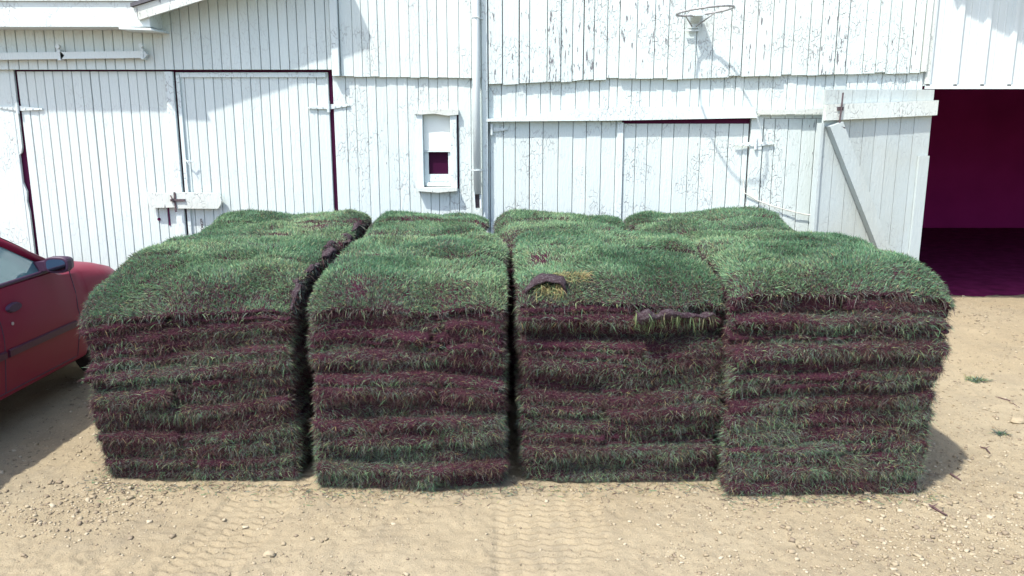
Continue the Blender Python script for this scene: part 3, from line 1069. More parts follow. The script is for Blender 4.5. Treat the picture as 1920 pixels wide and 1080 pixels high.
# eave box, rake and roof of the left wing
ye = W - 0.30
zb, ztp = P(150, 50, ye)[1], P(150, 2, ye)[1]
xe = P(290, 48, ye)[0]
mb = MB()
mb.box(XL, xe - 0.04, ye, W - 0.046, zb, ztp - 0.003)
mb.hull([(xe - 0.30, ye - 0.02, zb - 0.022), (xe - 0.02, ye - 0.02, zb - 0.032), (xe + 0.02, W - 0.046, zb - 0.032), (xe - 0.30, W - 0.046, zb - 0.022),
         (xe - 0.30, ye - 0.02, zb - 0.002), (xe - 0.03, ye - 0.02, zb - 0.012), (xe + 0.01, W - 0.046, zb - 0.012), (xe - 0.30, W - 0.046, zb - 0.002)])
mb.box(XL, xe - 0.10, ye - 0.022, W - 0.046, ztp, ztp + 0.16)
mb.build("eave_box", M_TRIM, barn, label="white boxed eave across the top left corner")
xr0, xr1 = RK0[0], X1 + 0.05
mb = MB()
th = 0.115
mb.prism([(xr0 - 0.02, rake_z(xr0 - 0.02)), (xr1, rake_z(xr1)), (xr1, rake_z(xr1) + th), (xr0 - 0.05, rake_z(xr0 - 0.05) + th)], ye - 0.03, ye + 0.0)
mb.build("rake_board", M_WORN, barn, label="sloping rake board below the roof edge at top left")
mb = MB()
mb.prism([(xr0 - 0.02, rake_z(xr0 - 0.02) + th * .55), (xr1, rake_z(xr1) + th * .55), (xr1, rake_z(xr1) + th * .75), (xr0 - 0.02, rake_z(xr0) + th * .75)], ye + 0.002, W - 0.046)
mb.build("soffit", M_SMOOTH, barn)
mb = MB()
mb.prism([(xr0 - 0.07, rake_z(xr0 - 0.07) + th + 0.004), (xr1, rake_z(xr1) + th + 0.004), (xr1, rake_z(xr1) + th + 0.035), (xr0 - 0.07, rake_z(xr0 - 0.07) + th + 0.035)], ye - 0.05, W + 6)
mb.prism([(XL - 0.2, ztp + 0.17), (xr0 - 0.05, ztp + 0.17), (xr0 - 0.05, ztp + 0.20), (XL - 0.2, ztp + 0.20)], ye - 0.05, W + 6)
mb.build("roof", M_ROOF, barn)
# sliding-door track rail
za, zc = P(10, 110)[1], P(280, 104)[1]
mb = MB()
xs, xq = P(-200, 112)[0], P(279, 104)[0]
xm = P(124, 107)[0]
yt = W - 0.11
mb.hull([(xs, yt, za - 0.03), (xq, yt, zc - 0.03), (xq, W - 0.07, zc - 0.03), (xs, W - 0.07, za - 0.03),
         (xs, yt, za + 0.03), (xq, yt, zc + 0.03), (xq, W - 0.07, zc + 0.03), (xs, W - 0.07, za + 0.03)])
trk = mb.build("door_track", M_TRIM, barn)
for xx in (xm, xq - 0.01):
    zz = lin((xs, za), (xq, zc), xx)
    mb = MB()
    mb.box(xx - 0.012, xx + 0.012, yt - 0.008, W - 0.046, zz - 0.042, zz + 0.05)
    mb.disc((xx, yt - 0.004, zz + 0.075), 0.02, (0, 1, 0), 0.03, 12)
    mb.prism([(xx + 0.012, zz + 0.035), (xx + 0.045, zz), (xx + 0.012, zz - 0.035)], yt, W - 0.07)
    mb.build("track_bracket", M_IRONW, trk)

# --- tall middle part
zu = P(770, 147)[1]
mb = MB()
siding(mb, X1 + 0.075, X2 - 0.02, lambda x: P(632, 143)[1] + (zu - P(632, 143)[1]) * (x - X1) / (X2 - X1), lambda x: 5.0, W - 0.035, 0.098, 0.3, thick=0.03, gap=0.003, zj=0.004, yj=0.004)
mb.build("upper_siding", M_ROUGH, barn, label="crackled boards of the tall middle wall")
mb = MB()
mb.board(X1 + 0.003, X1 + 0.07, P(625, 143)[1], P(625, 143)[1], 5.0, 5.0, W - 0.07, W - 0.005, 0.004)
mb.build("corner_board", M_TRIM, barn)
wx0, wx1 = P(786, 280)[0], P(853, 280)[0]
wz0, wz1 = P(820, 358)[1], P(820, 210)[1]
mb = MB()
siding(mb, X1 - 0.012, X2 - 0.02, lambda x: 0.03, lambda x: zu + 0.03, W + 0.0, 0.098, 0.22, thick=0.028, gap=0.003, yj=0.003, skip=(wx0 + 0.03, wx1 - 0.03, wz0 + 0.02, wz1 - 0.02))
mb.build("lower_siding", M_ROUGH, barn, label="crackled boards round the small window")
mb = MB()
# lining behind the tall part with a hole for the window
for (a, b, c, d) in ((X1, wx0 - 0.02, 0, 5), (wx1 + 0.02, XE - 0.02, 0, 5), (wx0 - 0.02, wx1 + 0.02, 0, wz0), (wx0 - 0.02, wx1 + 0.02, wz1, 5)):
    mb.box(a + 0.001, b - 0.001, W + 0.05, W + 0.065, c + 0.001, d - 0.001)
mb.build("inner_lining", M_GAP, barn)
# window
win = MB()
win.board(P(783, 280)[0], P(794, 280)[0], wz0, wz0, wz1, wz1, W - 0.028, W + 0.04, 0.003)
win.board(P(845, 280)[0], P(857, 280)[0], wz0, wz0, wz1, wz1, W - 0.028, W + 0.04, 0.003)
win = win.build("window", M_TRIM, barn, label="small narrow sash window, upper half white, lower half dark")
mb = MB()
mb.prism([(P(778, 207)[0], P(778, 214)[1]), (P(790, 207)[0], P(790, 215)[1]), (P(815, 207)[0], P(815, 213)[1]), (P(840, 216)[0], P(840, 217)[1]), (P(860, 216)[0], P(860, 215)[1]), (P(860, 205)[0], P(860, 204.5)[1]), (P(778, 205)[0], P(778, 206)[1])], W - 0.045, W + 0.03)
mb.build("head_board", M_WORN, win)
mb = MB()
mb.prism([(P(784, 352)[0], P(784, 357)[1]), (P(822, 360)[0], P(822, 360)[1]), (P(858, 355)[0], P(858, 357)[1]), (P(858, 352)[0], P(858, 350)[1]), (P(784, 350)[0], P(784, 351)[1])], W - 0.075, W + 0.05)
mb.build("sill", M_WORN, win)
ys = W + 0.025
a0, a1 = P(794.5, 280)[0], P(844.5, 280)[0]
mb = MB()
mb.box(a0, a1, ys, ys + 0.02, P(820, 282)[1], P(820, 214)[1])
mb.build("blind", M_BLIND, win)
mb = MB()
mb.box(a0, a1, ys - 0.012, ys + 0.02, P(820, 285)[1], P(820, 282.6)[1])
mb.box(a0, P(803, 300)[0], ys + 0.004, ys + 0.03, P(820, 349)[1], P(820, 285.5)[1])
mb.box(P(840, 300)[0], a1, ys + 0.004, ys + 0.03, P(820, 349)[1], P(820, 285.5)[1])
mb.box(P(803, 300)[0] + .001, P(840, 300)[0] - .001, ys + 0.003, ys + 0.03, P(820, 341)[1], P(820, 327)[1])
mb.box(P(803, 300)[0] - .02, P(840, 300)[0] + .02, ys - 0.02, ys + 0.002, P(820, 349)[1], P(820, 342)[1])
mb.build("sash", M_TRIM, win)
mpane, nt, b = new_mat("dark_window_pane")
b.inputs["Base Color"].default_value = (0.034, 0.003, 0.022, 1)
b.inputs["Roughness"].default_value = 0.5
b.inputs["Specular IOR Level"].default_value = 0.1
mb = MB()
mb.box(P(803, 300)[0] - .005, P(840, 300)[0] + .005, ys + 0.032, ys + 0.036, P(820, 330)[1], P(820, 284)[1])
mb.build("pane", mpane, win)
# corner board and downspout at the middle
mb = MB()
mb.board(X2 - 0.018, X2 + 0.035, 0.05, 0.05, 5.0, 5.0, W - 0.055, W + 0.03, 0.004)
mb.build("corner_board", M_TRIM, barn)
xp = P(894, 200)[0]
mb = MB()
zend = P(897, 362)[1]
mb.tube([(xp, W - 0.10, 5.0), (xp, W - 0.10, 2.5), (xp + 0.004, W - 0.10, zend)], 0.034, 14)
dsp = mb.build("downspout", M_METAL_W, barn, smooth=True, label="white round downspout with a rusted open end")
for py_ in (36, 318):
    z = P(894, py_)[1]
    mb = MB()
    mb.tube([(xp + 0.037 * math.cos(a), W - 0.10 + 0.037 * math.sin(a), z) for a in np.linspace(0, 2 * math.pi, 15)[:-1]], 0.005, 6, close=True)
    mb.box(xp - 0.06, xp + 0.07, W - 0.060, W - 0.052, z - 0.006, z + 0.006)
    mb.build("pipe_strap", M_IRONW, dsp)
mb = MB()
mb.prism([(xp - 0.036, zend + 0.01), (xp - 0.022, zend + 0.01), (xp - 0.015, zend - 0.13), (xp + 0.0, zend - 0.15), (xp + 0.02, zend - 0.14), (xp + 0.02, zend - 0.155), (xp, zend - 0.17), (xp - 0.025, zend - 0.15)], W - 0.13, W - 0.09)
mb.tube([(xp + 0.03, W - 0.10, zend), (xp + 0.035, W - 0.11, zend - 0.13)], 0.01, 8)
mb.build("torn_end", M_METAL_W, dsp)
mb = MB()
mb.box(xp - 0.02, xp + 0.032, W - 0.085, W - 0.06, zend - 0.13, zend - 0.003)
mb.build("rusted_opening", M_IRON, dsp)

# --- right tall wall
def zr_bot(x):
    for (pa, pb, ya, yb) in ((905, 1086, 160, 152.5), (1086, 1136, 151, 148), (1136, 1250, 147, 146), (1250, 1480, 148, 141), (1480, 1765, 141, 135)):
        xa_, xb_ = P(pa, 150)[0], P(pb, 150)[0]
        if x <= xb_:
            break
    return P(pa, ya)[1] + (P(pb, yb)[1] - P(pa, ya)[1]) * (x - xa_) / (xb_ - xa_)


mb = MB()
siding(mb, X2 + 0.038, XE - 0.055, zr_bot, lambda x: 5.0, W - 0.04, 0.125, 0.3, thick=0.03, gap=0.005, zj=0.008, yj=0.009, wide=0.22)
mb.build("upper_siding", M_PEEL, barn, label="wide peeling boards of the right wall with a stepped lower edge")
mb = MB()
mb.board(XE - 0.05, XE, P(1735, 135)[1], P(1735, 135)[1], 5.0, 5.0, W - 0.045, W + 0.05, 0.004)
mb.build("corner_board", M_WORN, barn)
zhd = P(1200, 222)[1]
mb = MB()
siding(mb, X2 + 0.038, XE - 0.003, lambda x: zhd + 0.0, lambda x: zr_bot(x) + 0.05, W + 0.002, 0.105, 0.3, thick=0.028, gap=0.004, yj=0.004)
mb.build("frieze_siding", M_ROUGH, barn, label="short crackled boards above the right-hand doors")
xC0, xC1, xD0, xD1 = P(919, 300)[0], P(1165, 300)[0], P(1168, 300)[0], P(1404, 260)[0]
mb = MB()
siding(mb, X2 + 0.038, xC0 - 0.002, lambda x: 0.03, lambda x: zhd - 0.003, W + 0.002, 0.12, 0.1, gap=0.003)
mb.build("lower_siding", M_ROUGH, barn, label="narrow strip of boards beside the downspout")
mb = MB()
siding(mb, xD1 + 0.13, XE - 0.003, lambda x: 0.03, lambda x: zhd - 0.003, W + 0.0, 0.105, 0.25, thick=0.028, gap=0.005, yj=0.005)
mb.build("lower_siding", M_PEEL, barn, label="peeling boards between the right-hand doors and the open door")
dC = plank_door(xC0, xC1, 0.06, P(1000, 226)[1] + 0.01, W + 0.004, 0.125, M_ROUGH, "closed plank door left of the middle seam under the long header", wj=0.15, yj=0.004)
dD = plank_door(xD0, xD1, 0.05, P(1280, 232)[1], W + 0.008, 0.125, M_ROUGH, "closed plank door with a dark gap above it", wj=0.15, yj=0.004)
mb = MB()
mb.board(xC1 - 0.045, xC1 + 0.012, 0.06, 0.06, P(1160, 230)[1], P(1160, 230)[1], W - 0.012, W + 0.003, 0.003)
mb.build("batten", M_TRIM, dC)
mb = MB()
xtr = xD1 + 0.012
mb.board(xtr, xtr + 0.11, 0.03, 0.03, zhd + 0.02, zhd + 0.02, W - 0.016, W + 0.03, 0.003)
mb.build("door_post", M_ROUGH, barn)
strap_hinge(dD, P(1415, 270)[0], P(1415, 270)[1], 0.19, 0.17, W - 0.018, 0.03)
mb = MB()
xk, zk = P(1420, 268)
mb.box(xk - 0.02, xk + 0.035, W - 0.022, W - 0.0165, zk - 0.06, zk + 0.05)
mb.build("hinge_plate", M_IRONW, dD)
strap_hinge(dC, P(922, 244)[0], P(922, 243)[1], 0.0, 0.14, W - 0.004, 0.0)
# header boards
mb = MB()
yh = W - 0.06
mb.prism([(P(908, 228, yh)[0], P(908, 228, yh)[1]), (P(1155, 226, yh)[0], P(1155, 226, yh)[1]), (P(1421, 221, yh)[0], P(1421, 221, yh)[1]), (P(1414, 200, yh)[0], P(1414, 200, yh)[1]),
          (P(1180, 200, yh)[0], P(1180, 200, yh)[1]), (P(1060, 205, yh)[0], P(1060, 205, yh)[1]), (P(985, 217, yh)[0], P(985, 217, yh)[1]), (P(908, 223, yh)[0], P(908, 223, yh)[1])], yh, W - 0.008)
mb.build("header_board", M_TRIM, barn, label="long sagging header board over the two closed doors")
mb = MB()
mb.prism([(P(1422, 215, yh)[0], P(1422, 215, yh)[1]), (P(1552, 213, yh)[0], P(1552, 213, yh)[1]), (P(1552, 204, yh)[0], P(1552, 204, yh)[1]), (P(1426, 206, yh)[0], P(1426, 206, yh)[1])], yh, W - 0.017)
mb.build("header_board", M_WORN, barn, label="short narrow header beside the open door")

# --- open door leaf swung against the wall
pr, pl = P(1744, 250, W - 0.10)[0], P(1538, 300, W - 0.34)[0]
yr, yl = W - 0.10, W - 0.34
mb = MB()
dv = Vector((pr - pl, yr - yl, 0))
LW = dv.length
ax = dv.normalized()
nm = Vector((ax.y, -ax.x, 0))             # towards the viewer
org = Vector((pl, yl, 0))


def leaf_pt(u, d, z):
    q = org + ax * u + nm * d
    return (q.x, q.y, z)


def leaf_box(mb, u0, u1, d0, d1, zb0, zb1, zt0, zt1):
    mb.hull([leaf_pt(u0, d1, zb0), leaf_pt(u1, d1, zb1), leaf_pt(u1, d0, zb1), leaf_pt(u0, d0, zb0),
             leaf_pt(u0, d1, zt0), leaf_pt(u1, d1, zt1), leaf_pt(u1, d0, zt1), leaf_pt(u0, d0, zt0)])


zL, zRr = P(1552, 168, yl)[1], P(1742, 168, yr)[1]
u = 0
wds = [0.13, 0.135, 0.14, 0.125, 0.13, 0.12, 0.135, 0.14, 0.13]
while u < LW - 0.02:
    w_ = wds.pop() if wds else 0.13
    e = min(u + w_, LW)
    if LW - e < 0.05:
        e = LW
    zz0, zz1 = zL + (zRr - zL) * u / LW, zL + (zRr - zL) * e / LW
    o_ = random.uniform(-0.002, 0.002)
    leaf_box(mb, u + 0.0025, e - 0.0025, -0.025, 0.0 + o_, 0.05, 0.05, zz0, zz1)
    u = e
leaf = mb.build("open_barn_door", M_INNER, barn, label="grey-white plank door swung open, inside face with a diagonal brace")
mb = MB()
tz0, tz1 = P(1550, 196, yl - .03)[1], P(1747, 188, yr - .03)[1]
bz0, bz1 = P(1550, 226, yl - .03)[1], P(1747, 216, yr - .03)[1]
leaf_box(mb, -0.01, LW + 0.012, 0.006, 0.05, bz0, bz1, tz0, tz1)
mb.build("ledge_board", M_WORN, leaf)
# diagonal brace
mb = MB()
b0, b1 = bz0 - 0.01, P(1645, 462, W - .2)[1] - 0.25
u0_, u1_ = 0.02, 0.74
wv = 0.125
mb.hull([leaf_pt(u0_, 0.075, b0 - 0.04), leaf_pt(u0_ + wv, 0.075, b0), leaf_pt(u0_ + wv, 0.006, b0), leaf_pt(u0_, 0.006, b0 - 0.04)] +
        [leaf_pt(u1_, 0.075, b1), leaf_pt(u1_ + wv, 0.075, b1), leaf_pt(u1_ + wv, 0.006, b1), leaf_pt(u1_, 0.006, b1)])
mb.build("brace", M_INNER, leaf)
mb = MB()
leaf_box(mb, LW - 0.11, LW - 0.006, 0.006, 0.03, 0.05, 0.05, P(1735, 292, yr)[1], P(1735, 292, yr)[1])
mb.build("edge_board", M_INNER, leaf)
mb = MB()
leaf_box(mb, -0.026, -0.001, -0.05, 0.02, 0.05, 0.05, bz0 - 0.02, bz0 - 0.02)
mb.build("edge_board", M_INNER, leaf)
mb = MB()
zz = tz0
mb.tube([leaf_pt(0.13, 0.062, zz + 0.10), leaf_pt(0.125, 0.065, zz), leaf_pt(0.115, 0.066, zz - 0.18), leaf_pt(0.17, 0.07, zz - 0.20)], 0.008, 8)
leaf_box(mb, 0.09, 0.15, 0.052, 0.06, zz - 0.05, zz - 0.05, zz - 0.02, zz - 0.02)
mb.build("latch", M_IRON, leaf)

# barn sides, back and main roof so that it stands as a building
mb = MB()
mb.box(XL - 0.03, XL - 0.001, W + 0.07, W + 8, 0, 3.0)
mb.box(XE - 0.028, XE - 0.004, W + 0.07, W + 8, 0, 5.0)
mb.box(XL, X1, W + 7.97, W + 8, 0, 3.0)
mb.box(X1 + 0.001, XE - 0.03, W + 7.97, W + 8, 0, 5.0)
mb.box(X1 + 0.005, X1 + 0.03, W + 0.07, W + 7.96, 0, 5.0)
mb.build("outer_wall", M_SMOOTH, barn)
mb = MB()
mb.hull([(X1 - 0.15, W - 0.25, 5.02), (XE + 0.15, W - 0.25, 5.02), (XE + 0.15, W + 4, 6.6), (X1 - 0.15, W + 4, 6.6),
         (X1 - 0.15, W - 0.25, 5.07), (XE + 0.15, W - 0.25, 5.07), (XE + 0.15, W + 4, 6.65), (X1 - 0.15, W + 4, 6.65)])
mb.hull([(X1 - 0.15, W + 4.001, 6.6), (XE + 0.15, W + 4.001, 6.6), (XE + 0.15, W + 8.25, 5.02), (X1 - 0.15, W + 8.25, 5.02),
         (X1 - 0.15, W + 4.001, 6.65), (XE + 0.15, W + 4.001, 6.65), (XE + 0.15, W + 8.25, 5.07), (X1 - 0.15, W + 8.25, 5.07)])
mb.build("roof", M_ROOF, barn)

# ------------------------------------------------------------------ metal-sided shed with the open doorway
shed = thing("machine_shed", "white ribbed metal shed wall above a wide dark open doorway", "shed", (6.5, W + 3, 0))
XS1 = 11.0
s1, s2 = P(1790, 0, W), P(1920, 66, W)
oh = 0.45
q1 = (s1[0] - oh, s1[1] + oh / 0.43)
q2 = (s2[0] - oh, s2[1] + oh / 0.43)


def shed_z(x):
    return max(lin(q1, q2, x), 2.72)


zo = P(1830, 161)[1]
mb = MB()
ribx = P(1795, 100)[0]
x = XE + 0.004
edges = []
step = 0.245
first = ribx
while first - step > XE + 0.03:
    first -= step
prof = [(XE + 0.004, 0.0)]
xr = first
while xr < XS1 - 0.1:
    prof += [(xr - 0.034, 0.0), (xr - 0.018, -0.030), (xr + 0.018, -0.030), (xr + 0.034, 0.0)]
    # two faint stiffening beads between ribs
    for q in (0.36, 0.66):
        prof += [(xr + step * q - 0.008, 0.0), (xr + step * q, -0.006), (xr + step * q + 0.008, 0.0)]
    xr += step
prof.append((XS1, 0.0))
ysd = W + 0.01
vs = [(x, ysd + d, zo) for x, d in prof] + [(x, ysd + d, shed_z(x) - 0.003) for x, d in prof]
n = len(prof)
mb.add(vs, [(i, i + 1, n + i + 1, n + i) for i in range(n - 1)])
mb.prism([(XE + 0.004, zo + 0.004), (XS1, zo + 0.004), (XS1, 2.716), (6.55, 2.716), (XE + 0.004, shed_z(XE) - 0.004)], ysd + 0.012, ysd + 0.03)
mb.build("metal_siding", M_METAL_W, shed)
mb = MB()
mb.box(XE + 0.01, XS1, ysd - 0.03, ysd - 0.019, zo - 0.028, zo + 0.012)
mb.build("door_header", M_METAL_W, shed)
mb = MB()
mb.box(XE + 0.002, XE + 0.04, ysd - 0.035, ysd - 0.018, zo + 0.015, 3.6)
mb.build("edge_trim", M_WORN, shed)
mb = MB()
mb.box(XS1 - 0.3, XS1, ysd + 0.001, ysd + 0.03, 0, zo - 0.03)
mb.build("jamb_wall", M_METAL_W, shed)
# interior
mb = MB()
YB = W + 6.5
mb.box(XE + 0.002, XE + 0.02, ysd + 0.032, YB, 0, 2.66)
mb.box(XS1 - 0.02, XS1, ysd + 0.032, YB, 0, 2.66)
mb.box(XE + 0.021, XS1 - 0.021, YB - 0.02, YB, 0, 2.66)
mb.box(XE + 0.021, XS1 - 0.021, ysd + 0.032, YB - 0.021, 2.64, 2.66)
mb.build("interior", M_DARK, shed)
# roof with an overhanging sloping rake (shade on the siding at top right)
mb = MB()
xk = q1[0] + (2.72 - q1[1]) * (q2[0] - q1[0]) / (q2[1] - q1[1])
for x0_, ya_, yb_ in ((XE - 0.25, W - oh - 0.03, W - 0.09), (XE + 0.15, W - 0.089, YB + 0.2)):
    mb.prism([(x0_, shed_z(x0_)), (xk, 2.72), (xk, 2.86), (x0_, shed_z(x0_) + 0.14)], ya_, yb_)
mb.prism([(xk + 0.001, 2.72), (XS1 + 0.3, 2.72), (XS1 + 0.3, 2.86), (xk + 0.001, 2.86)], W - oh - 0.03, YB + 0.2)
mb.build("roof", M_ROOF, shed)
# maroon sheet from the sun's edge inward, the floor's shade painted in
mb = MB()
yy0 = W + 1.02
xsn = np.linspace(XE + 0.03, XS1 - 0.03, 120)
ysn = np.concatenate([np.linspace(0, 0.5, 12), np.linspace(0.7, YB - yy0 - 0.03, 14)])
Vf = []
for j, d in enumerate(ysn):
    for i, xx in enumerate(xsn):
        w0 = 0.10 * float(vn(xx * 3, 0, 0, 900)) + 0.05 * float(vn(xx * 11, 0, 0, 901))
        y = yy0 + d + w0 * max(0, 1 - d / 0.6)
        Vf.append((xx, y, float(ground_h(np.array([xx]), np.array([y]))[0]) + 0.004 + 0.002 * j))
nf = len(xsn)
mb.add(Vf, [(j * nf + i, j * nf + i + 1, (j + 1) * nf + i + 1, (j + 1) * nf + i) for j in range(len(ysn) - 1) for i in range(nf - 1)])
mb.build("shed_floor_shade", plain_mat("painted_shade_maroon", (0.135, 0.016, 0.070), 0.95, 0, 0.3, 8.0, spec=0.05, bmp=0.4), None, smooth=True, kind="structure", label="dark maroon sheet painting the shade on the floor inside the shed")

# ------------------------------------------------------------------ hoop
hx, hz = P(1318, 20, W - 0.42)
hoop = thing("basketball_hoop", "old netless basketball hoop bolted high on the barn wall", "basketball hoop", (hx, W - 0.05, hz))
rr = 0.235
yc = W - 0.045 - 0.13 - rr
mb = MB()
ring = [(hx + 0.02 + rr * math.cos(a), yc + rr * math.sin(a), hz + 0.025 * math.cos(a)) for a in np.linspace(0, 2 * math.pi, 33)[:-1]]
mb.tube(ring, 0.009, 8, close=True)
mb.build("rim", M_RIM, hoop, smooth=True)
mb = MB()
for i in range(12):
    a = 2 * math.pi * i / 12 + 0.2
    p = Vector((hx + 0.02 + rr * math.cos(a), yc + rr * math.sin(a), hz + 0.025 * math.cos(a) - 0.008))
    mb.tube([p, p + Vector((0.006, 0, -0.014)), p + Vector((0.012, 0, 0))], 0.003, 6)
mb.build("net_hooks", M_RIM, hoop)
mb = MB()
yb_ = W - 0.052
mb.hull([(hx - 0.045, yb_ - 0.014, hz - 0.10), (hx + 0.055, yb_ - 0.014, hz - 0.10), (hx + 0.055, yb_, hz - 0.10), (hx - 0.045, yb_, hz - 0.10),
         (hx - 0.05, yb_ - 0.014, hz + 0.05), (hx + 0.07, yb_ - 0.014, hz + 0.05), (hx + 0.07, yb_, hz + 0.05), (hx - 0.05, yb_, hz + 0.05)])
mb.hull([(hx - 0.03, yb_ - 0.14, hz - 0.01), (hx + 0.05, yb_ - 0.14, hz - 0.01), (hx + 0.05, yb_ - 0.014, hz - 0.06), (hx - 0.03, yb_ - 0.014, hz - 0.06),
         (hx - 0.05, yb_ - 0.14, hz + 0.004), (hx + 0.08, yb_ - 0.14, hz + 0.004), (hx + 0.08, yb_ - 0.014, hz + 0.004), (hx - 0.05, yb_ - 0.014, hz + 0.004)])
mb.box(hx - 0.075, hx + 0.06, yb_ - 0.03, yb_ - 0.015, hz - 0.125, hz - 0.112)
mb.build("wall_bracket", M_IRONW, hoop)
for sx in (-1, 1):
    mb = MB()
    mb.tube([(hx + 0.005 + sx * 0.02, yb_ - 0.03, hz - 0.085), (hx + 0.02 + sx * 0.13, yc + rr * 0.75, hz + 0.01 * sx)], 0.006, 8)
    mb.build("brace_rod", M_RIM, hoop)

# slack rope along the wall near the open door
rp = [(1393, 335), (1396, 362), (1420, 376), (1450, 387), (1480, 395), (1508, 402), (1528, 404)]
mb = MB()
pts = []
for i in range(len(rp) - 1):
    for k in range(4):
        t = k / 4
        xx, zz = P(rp[i][0] * (1 - t) + rp[i + 1][0] * t, rp[i][1] * (1 - t) + rp[i + 1][1] * t, W - 0.03)
        pts.append((xx, W - 0.03 + 0.003 * math.sin(i * 4 + k), zz))
mb.tube(pts, 0.006, 6)
mb.build("rope", M_ROPE, None, label="thin pale rope drooping along the boards left of the open door", cat="rope")

# ------------------------------------------------------------------ red car
CARX, CARY = -4.07, 4.80
car = thing("red_car", "dark red sedan parked at the left beside the sod", "car", (CARX, CARY, 0))


def car_paint():
    m, nt, b = new_mat("car_paint_red")
    n = tex(nt, "ShaderNodeTexNoise", coords(nt), 3.0, Detail=5.0)
    d = tex(nt, "ShaderNodeTexNoise", coords(nt), 60.0, Detail=4.0)
    c = mixc(nt, ramp(nt, n.outputs[0], 0.35, 0.7, 0, 0.5), (0.185, 0.008, 0.032), (0.165, 0.016, 0.038))
    c = mixc(nt, ramp(nt, d.outputs[0], 0.55, 0.8, 0, 0.2), c, (0.15, 0.03, 0.045))
    nt.links.new(c, b.inputs["Base Color"])
    b.inputs["Roughness"].default_value = 0.42
    b.inputs["Specular IOR Level"].default_value = 0.12
    b.inputs["Coat Weight"].default_value = 0.06
    b.inputs["Coat Roughness"].default_value = 0.12
    return m


M_CAR = car_paint()
M_TRIMC = plain_mat("car_trim_plastic", (0.045, 0.02, 0.045), 0.5, 0, 0.1, 40)
M_MOULD = plain_mat('car_side_moulding', (0.062, 0.016, 0.034), 0.5, 0, 0.1, 40)
M_TYRE = plain_mat("tyre_rubber", (0.025, 0.02, 0.025), 0.9, 0, 0.2, 60)
M_ALLOY = plain_mat("wheel_alloy", (0.45, 0.45, 0.46), 0.4, 0.7, 0.05, 20)
M_CHROME = plain_mat("mirror_glass", (0.22, 0.25, 0.32), 0.05, 1.0, 0.01, 2)
M_LENS = plain_mat("lamp_lens", (0.55, 0.58, 0.6), 0.15, 0, 0.05, 30, spec=0.6)
M_TAIL = plain_mat("tail_lens", (0.35, 0.01, 0.015), 0.2, 0, 0.05, 30, spec=0.6)
mgl, nt, b = new_mat("car_glass")
b.inputs["Base Color"].default_value = (0.06, 0.16, 0.17, 1)
b.inputs["Roughness"].default_value = 0.03
b.inputs["Specular IOR Level"].default_value = 0.9
b.inputs["Coat Weight"].default_value = 1.0
b.inputs["Coat IOR"].default_value = 1.7
M_GLASS = mgl

YF_, YR_ = 1.98, -2.25                   # nose, tail (car space)
WHY = (1.40, -1.32)
RW = 0.305


def plan_w(y):
    t = max(0.0, (y - 1.25) / (YF_ - 1.25))
    s = max(0.0, (-1.5 - y) / (-1.5 - YR_))
    return 0.845 - 0.20 * t ** 2.2 - 0.14 * s ** 2.2 - 0.10 * max(0, t - 0.85) / 0.15


def deck_z(y):
    """top of the lower body along the centre line"""
    if y > 0.75:
        t = (y - 0.75) / (YF_ - 0.75)
        return 1.00 - 0.14 * t - 0.10 * t ** 4 - 0.16 * max(0, (t - 0.9) / 0.1) ** 1.5
    if y < -1.35:
        t = (-1.35 - y) / (-1.35 - YR_)
        return 1.02 - 0.03 * t - 0.12 * max(0, (t - 0.9) / 0.1) ** 1.5
    return 1.0


def belt_z(y):
    return deck_z(y) - (0.045 if -1.35 <= y <= 0.75 else 0.075)


ysts = sorted(set([round(v, 4) for v in list(np.linspace(YR_, YF_, 60)) + [w + d for w in WHY for d in (-.36, -.345, -.32, -.28, -.22, -.15, -.07, 0, .07, .15, .22, .28, .32, .345, .36)]]))
rows = []
for y in ysts:
    w = plan_w(y)
    zb = 0.24 + 0.05 * max(0, (y - 1.9) / 0.2) + 0.07 * max(0, (-1.9 - y) / 0.3)
    arch = 0
    for wy in WHY:
        d = abs(y - wy)
        if d < 0.36:
            arch = max(arch, RW + math.sqrt(0.36 ** 2 - d * d))
    zs = max(zb, arch)
    bz, dz = belt_z(y), deck_z(y)
    zs = min(zs, bz - 0.12)
    prof = [(w - 0.28, zb), (w - 0.06, max(zb, zs - 0.01)), (w - 0.012, zs + 0.03)]
    for q, off in ((0.25, 0.004), (0.5, 0.018), (0.75, 0.012)):
        prof.append((w + off, zs + 0.03 + (bz - zs - 0.03) * q))
    prof += [(w - 0.022, bz), (w - 0.075, bz + (dz - bz) * 0.55), (w - 0.20, dz - 0.008), (w * 0.45, dz + 0.012), (0, dz + 0.018)]
    rows.append([(CARX + x, CARY + y, z) for x, z in prof] + [(CARX - x, CARY + y, z) for x, z in reversed(prof[:-1])])
mb = MB()
m_ = len(rows[0])
vs = [p for r in rows for p in r]
fs = []
for i in range(len(rows) - 1):
    for k in range(m_):
        k2 = (k + 1) % m_
        fs.append((i * m_ + k, i * m_ + k2, (i + 1) * m_ + k2, (i + 1) * m_ + k)[::-1])
fs += [tuple(range(m_)), tuple((len(rows) - 1) * m_ + k for k in range(m_ - 1, -1, -1))]
mb.add(vs, fs)
body = mb.build("body", M_CAR, car, smooth=True)
mod = body.modifiers.new("edges", 'EDGE_SPLIT')
mod.split_angle = R(40)


def body_x(y, z):
    """outer skin of the right side at (y,z), car space"""
    w = plan_w(y)
    bz = belt_z(y)
    q = np.interp(z, [0.27, 0.27 + (bz - .27) * .25, 0.27 + (bz - .27) * .5, 0.27 + (bz - .27) * .75, bz], [-0.012, 0.004, 0.018, 0.012, -0.022])
    return w + q


def side_strip(mb, pts, r, side=1, off=0.004):
    mb.tube([(CARX + side * (body_x(y, z) + off), CARY + y, z) for y, z in pts], r, 6)


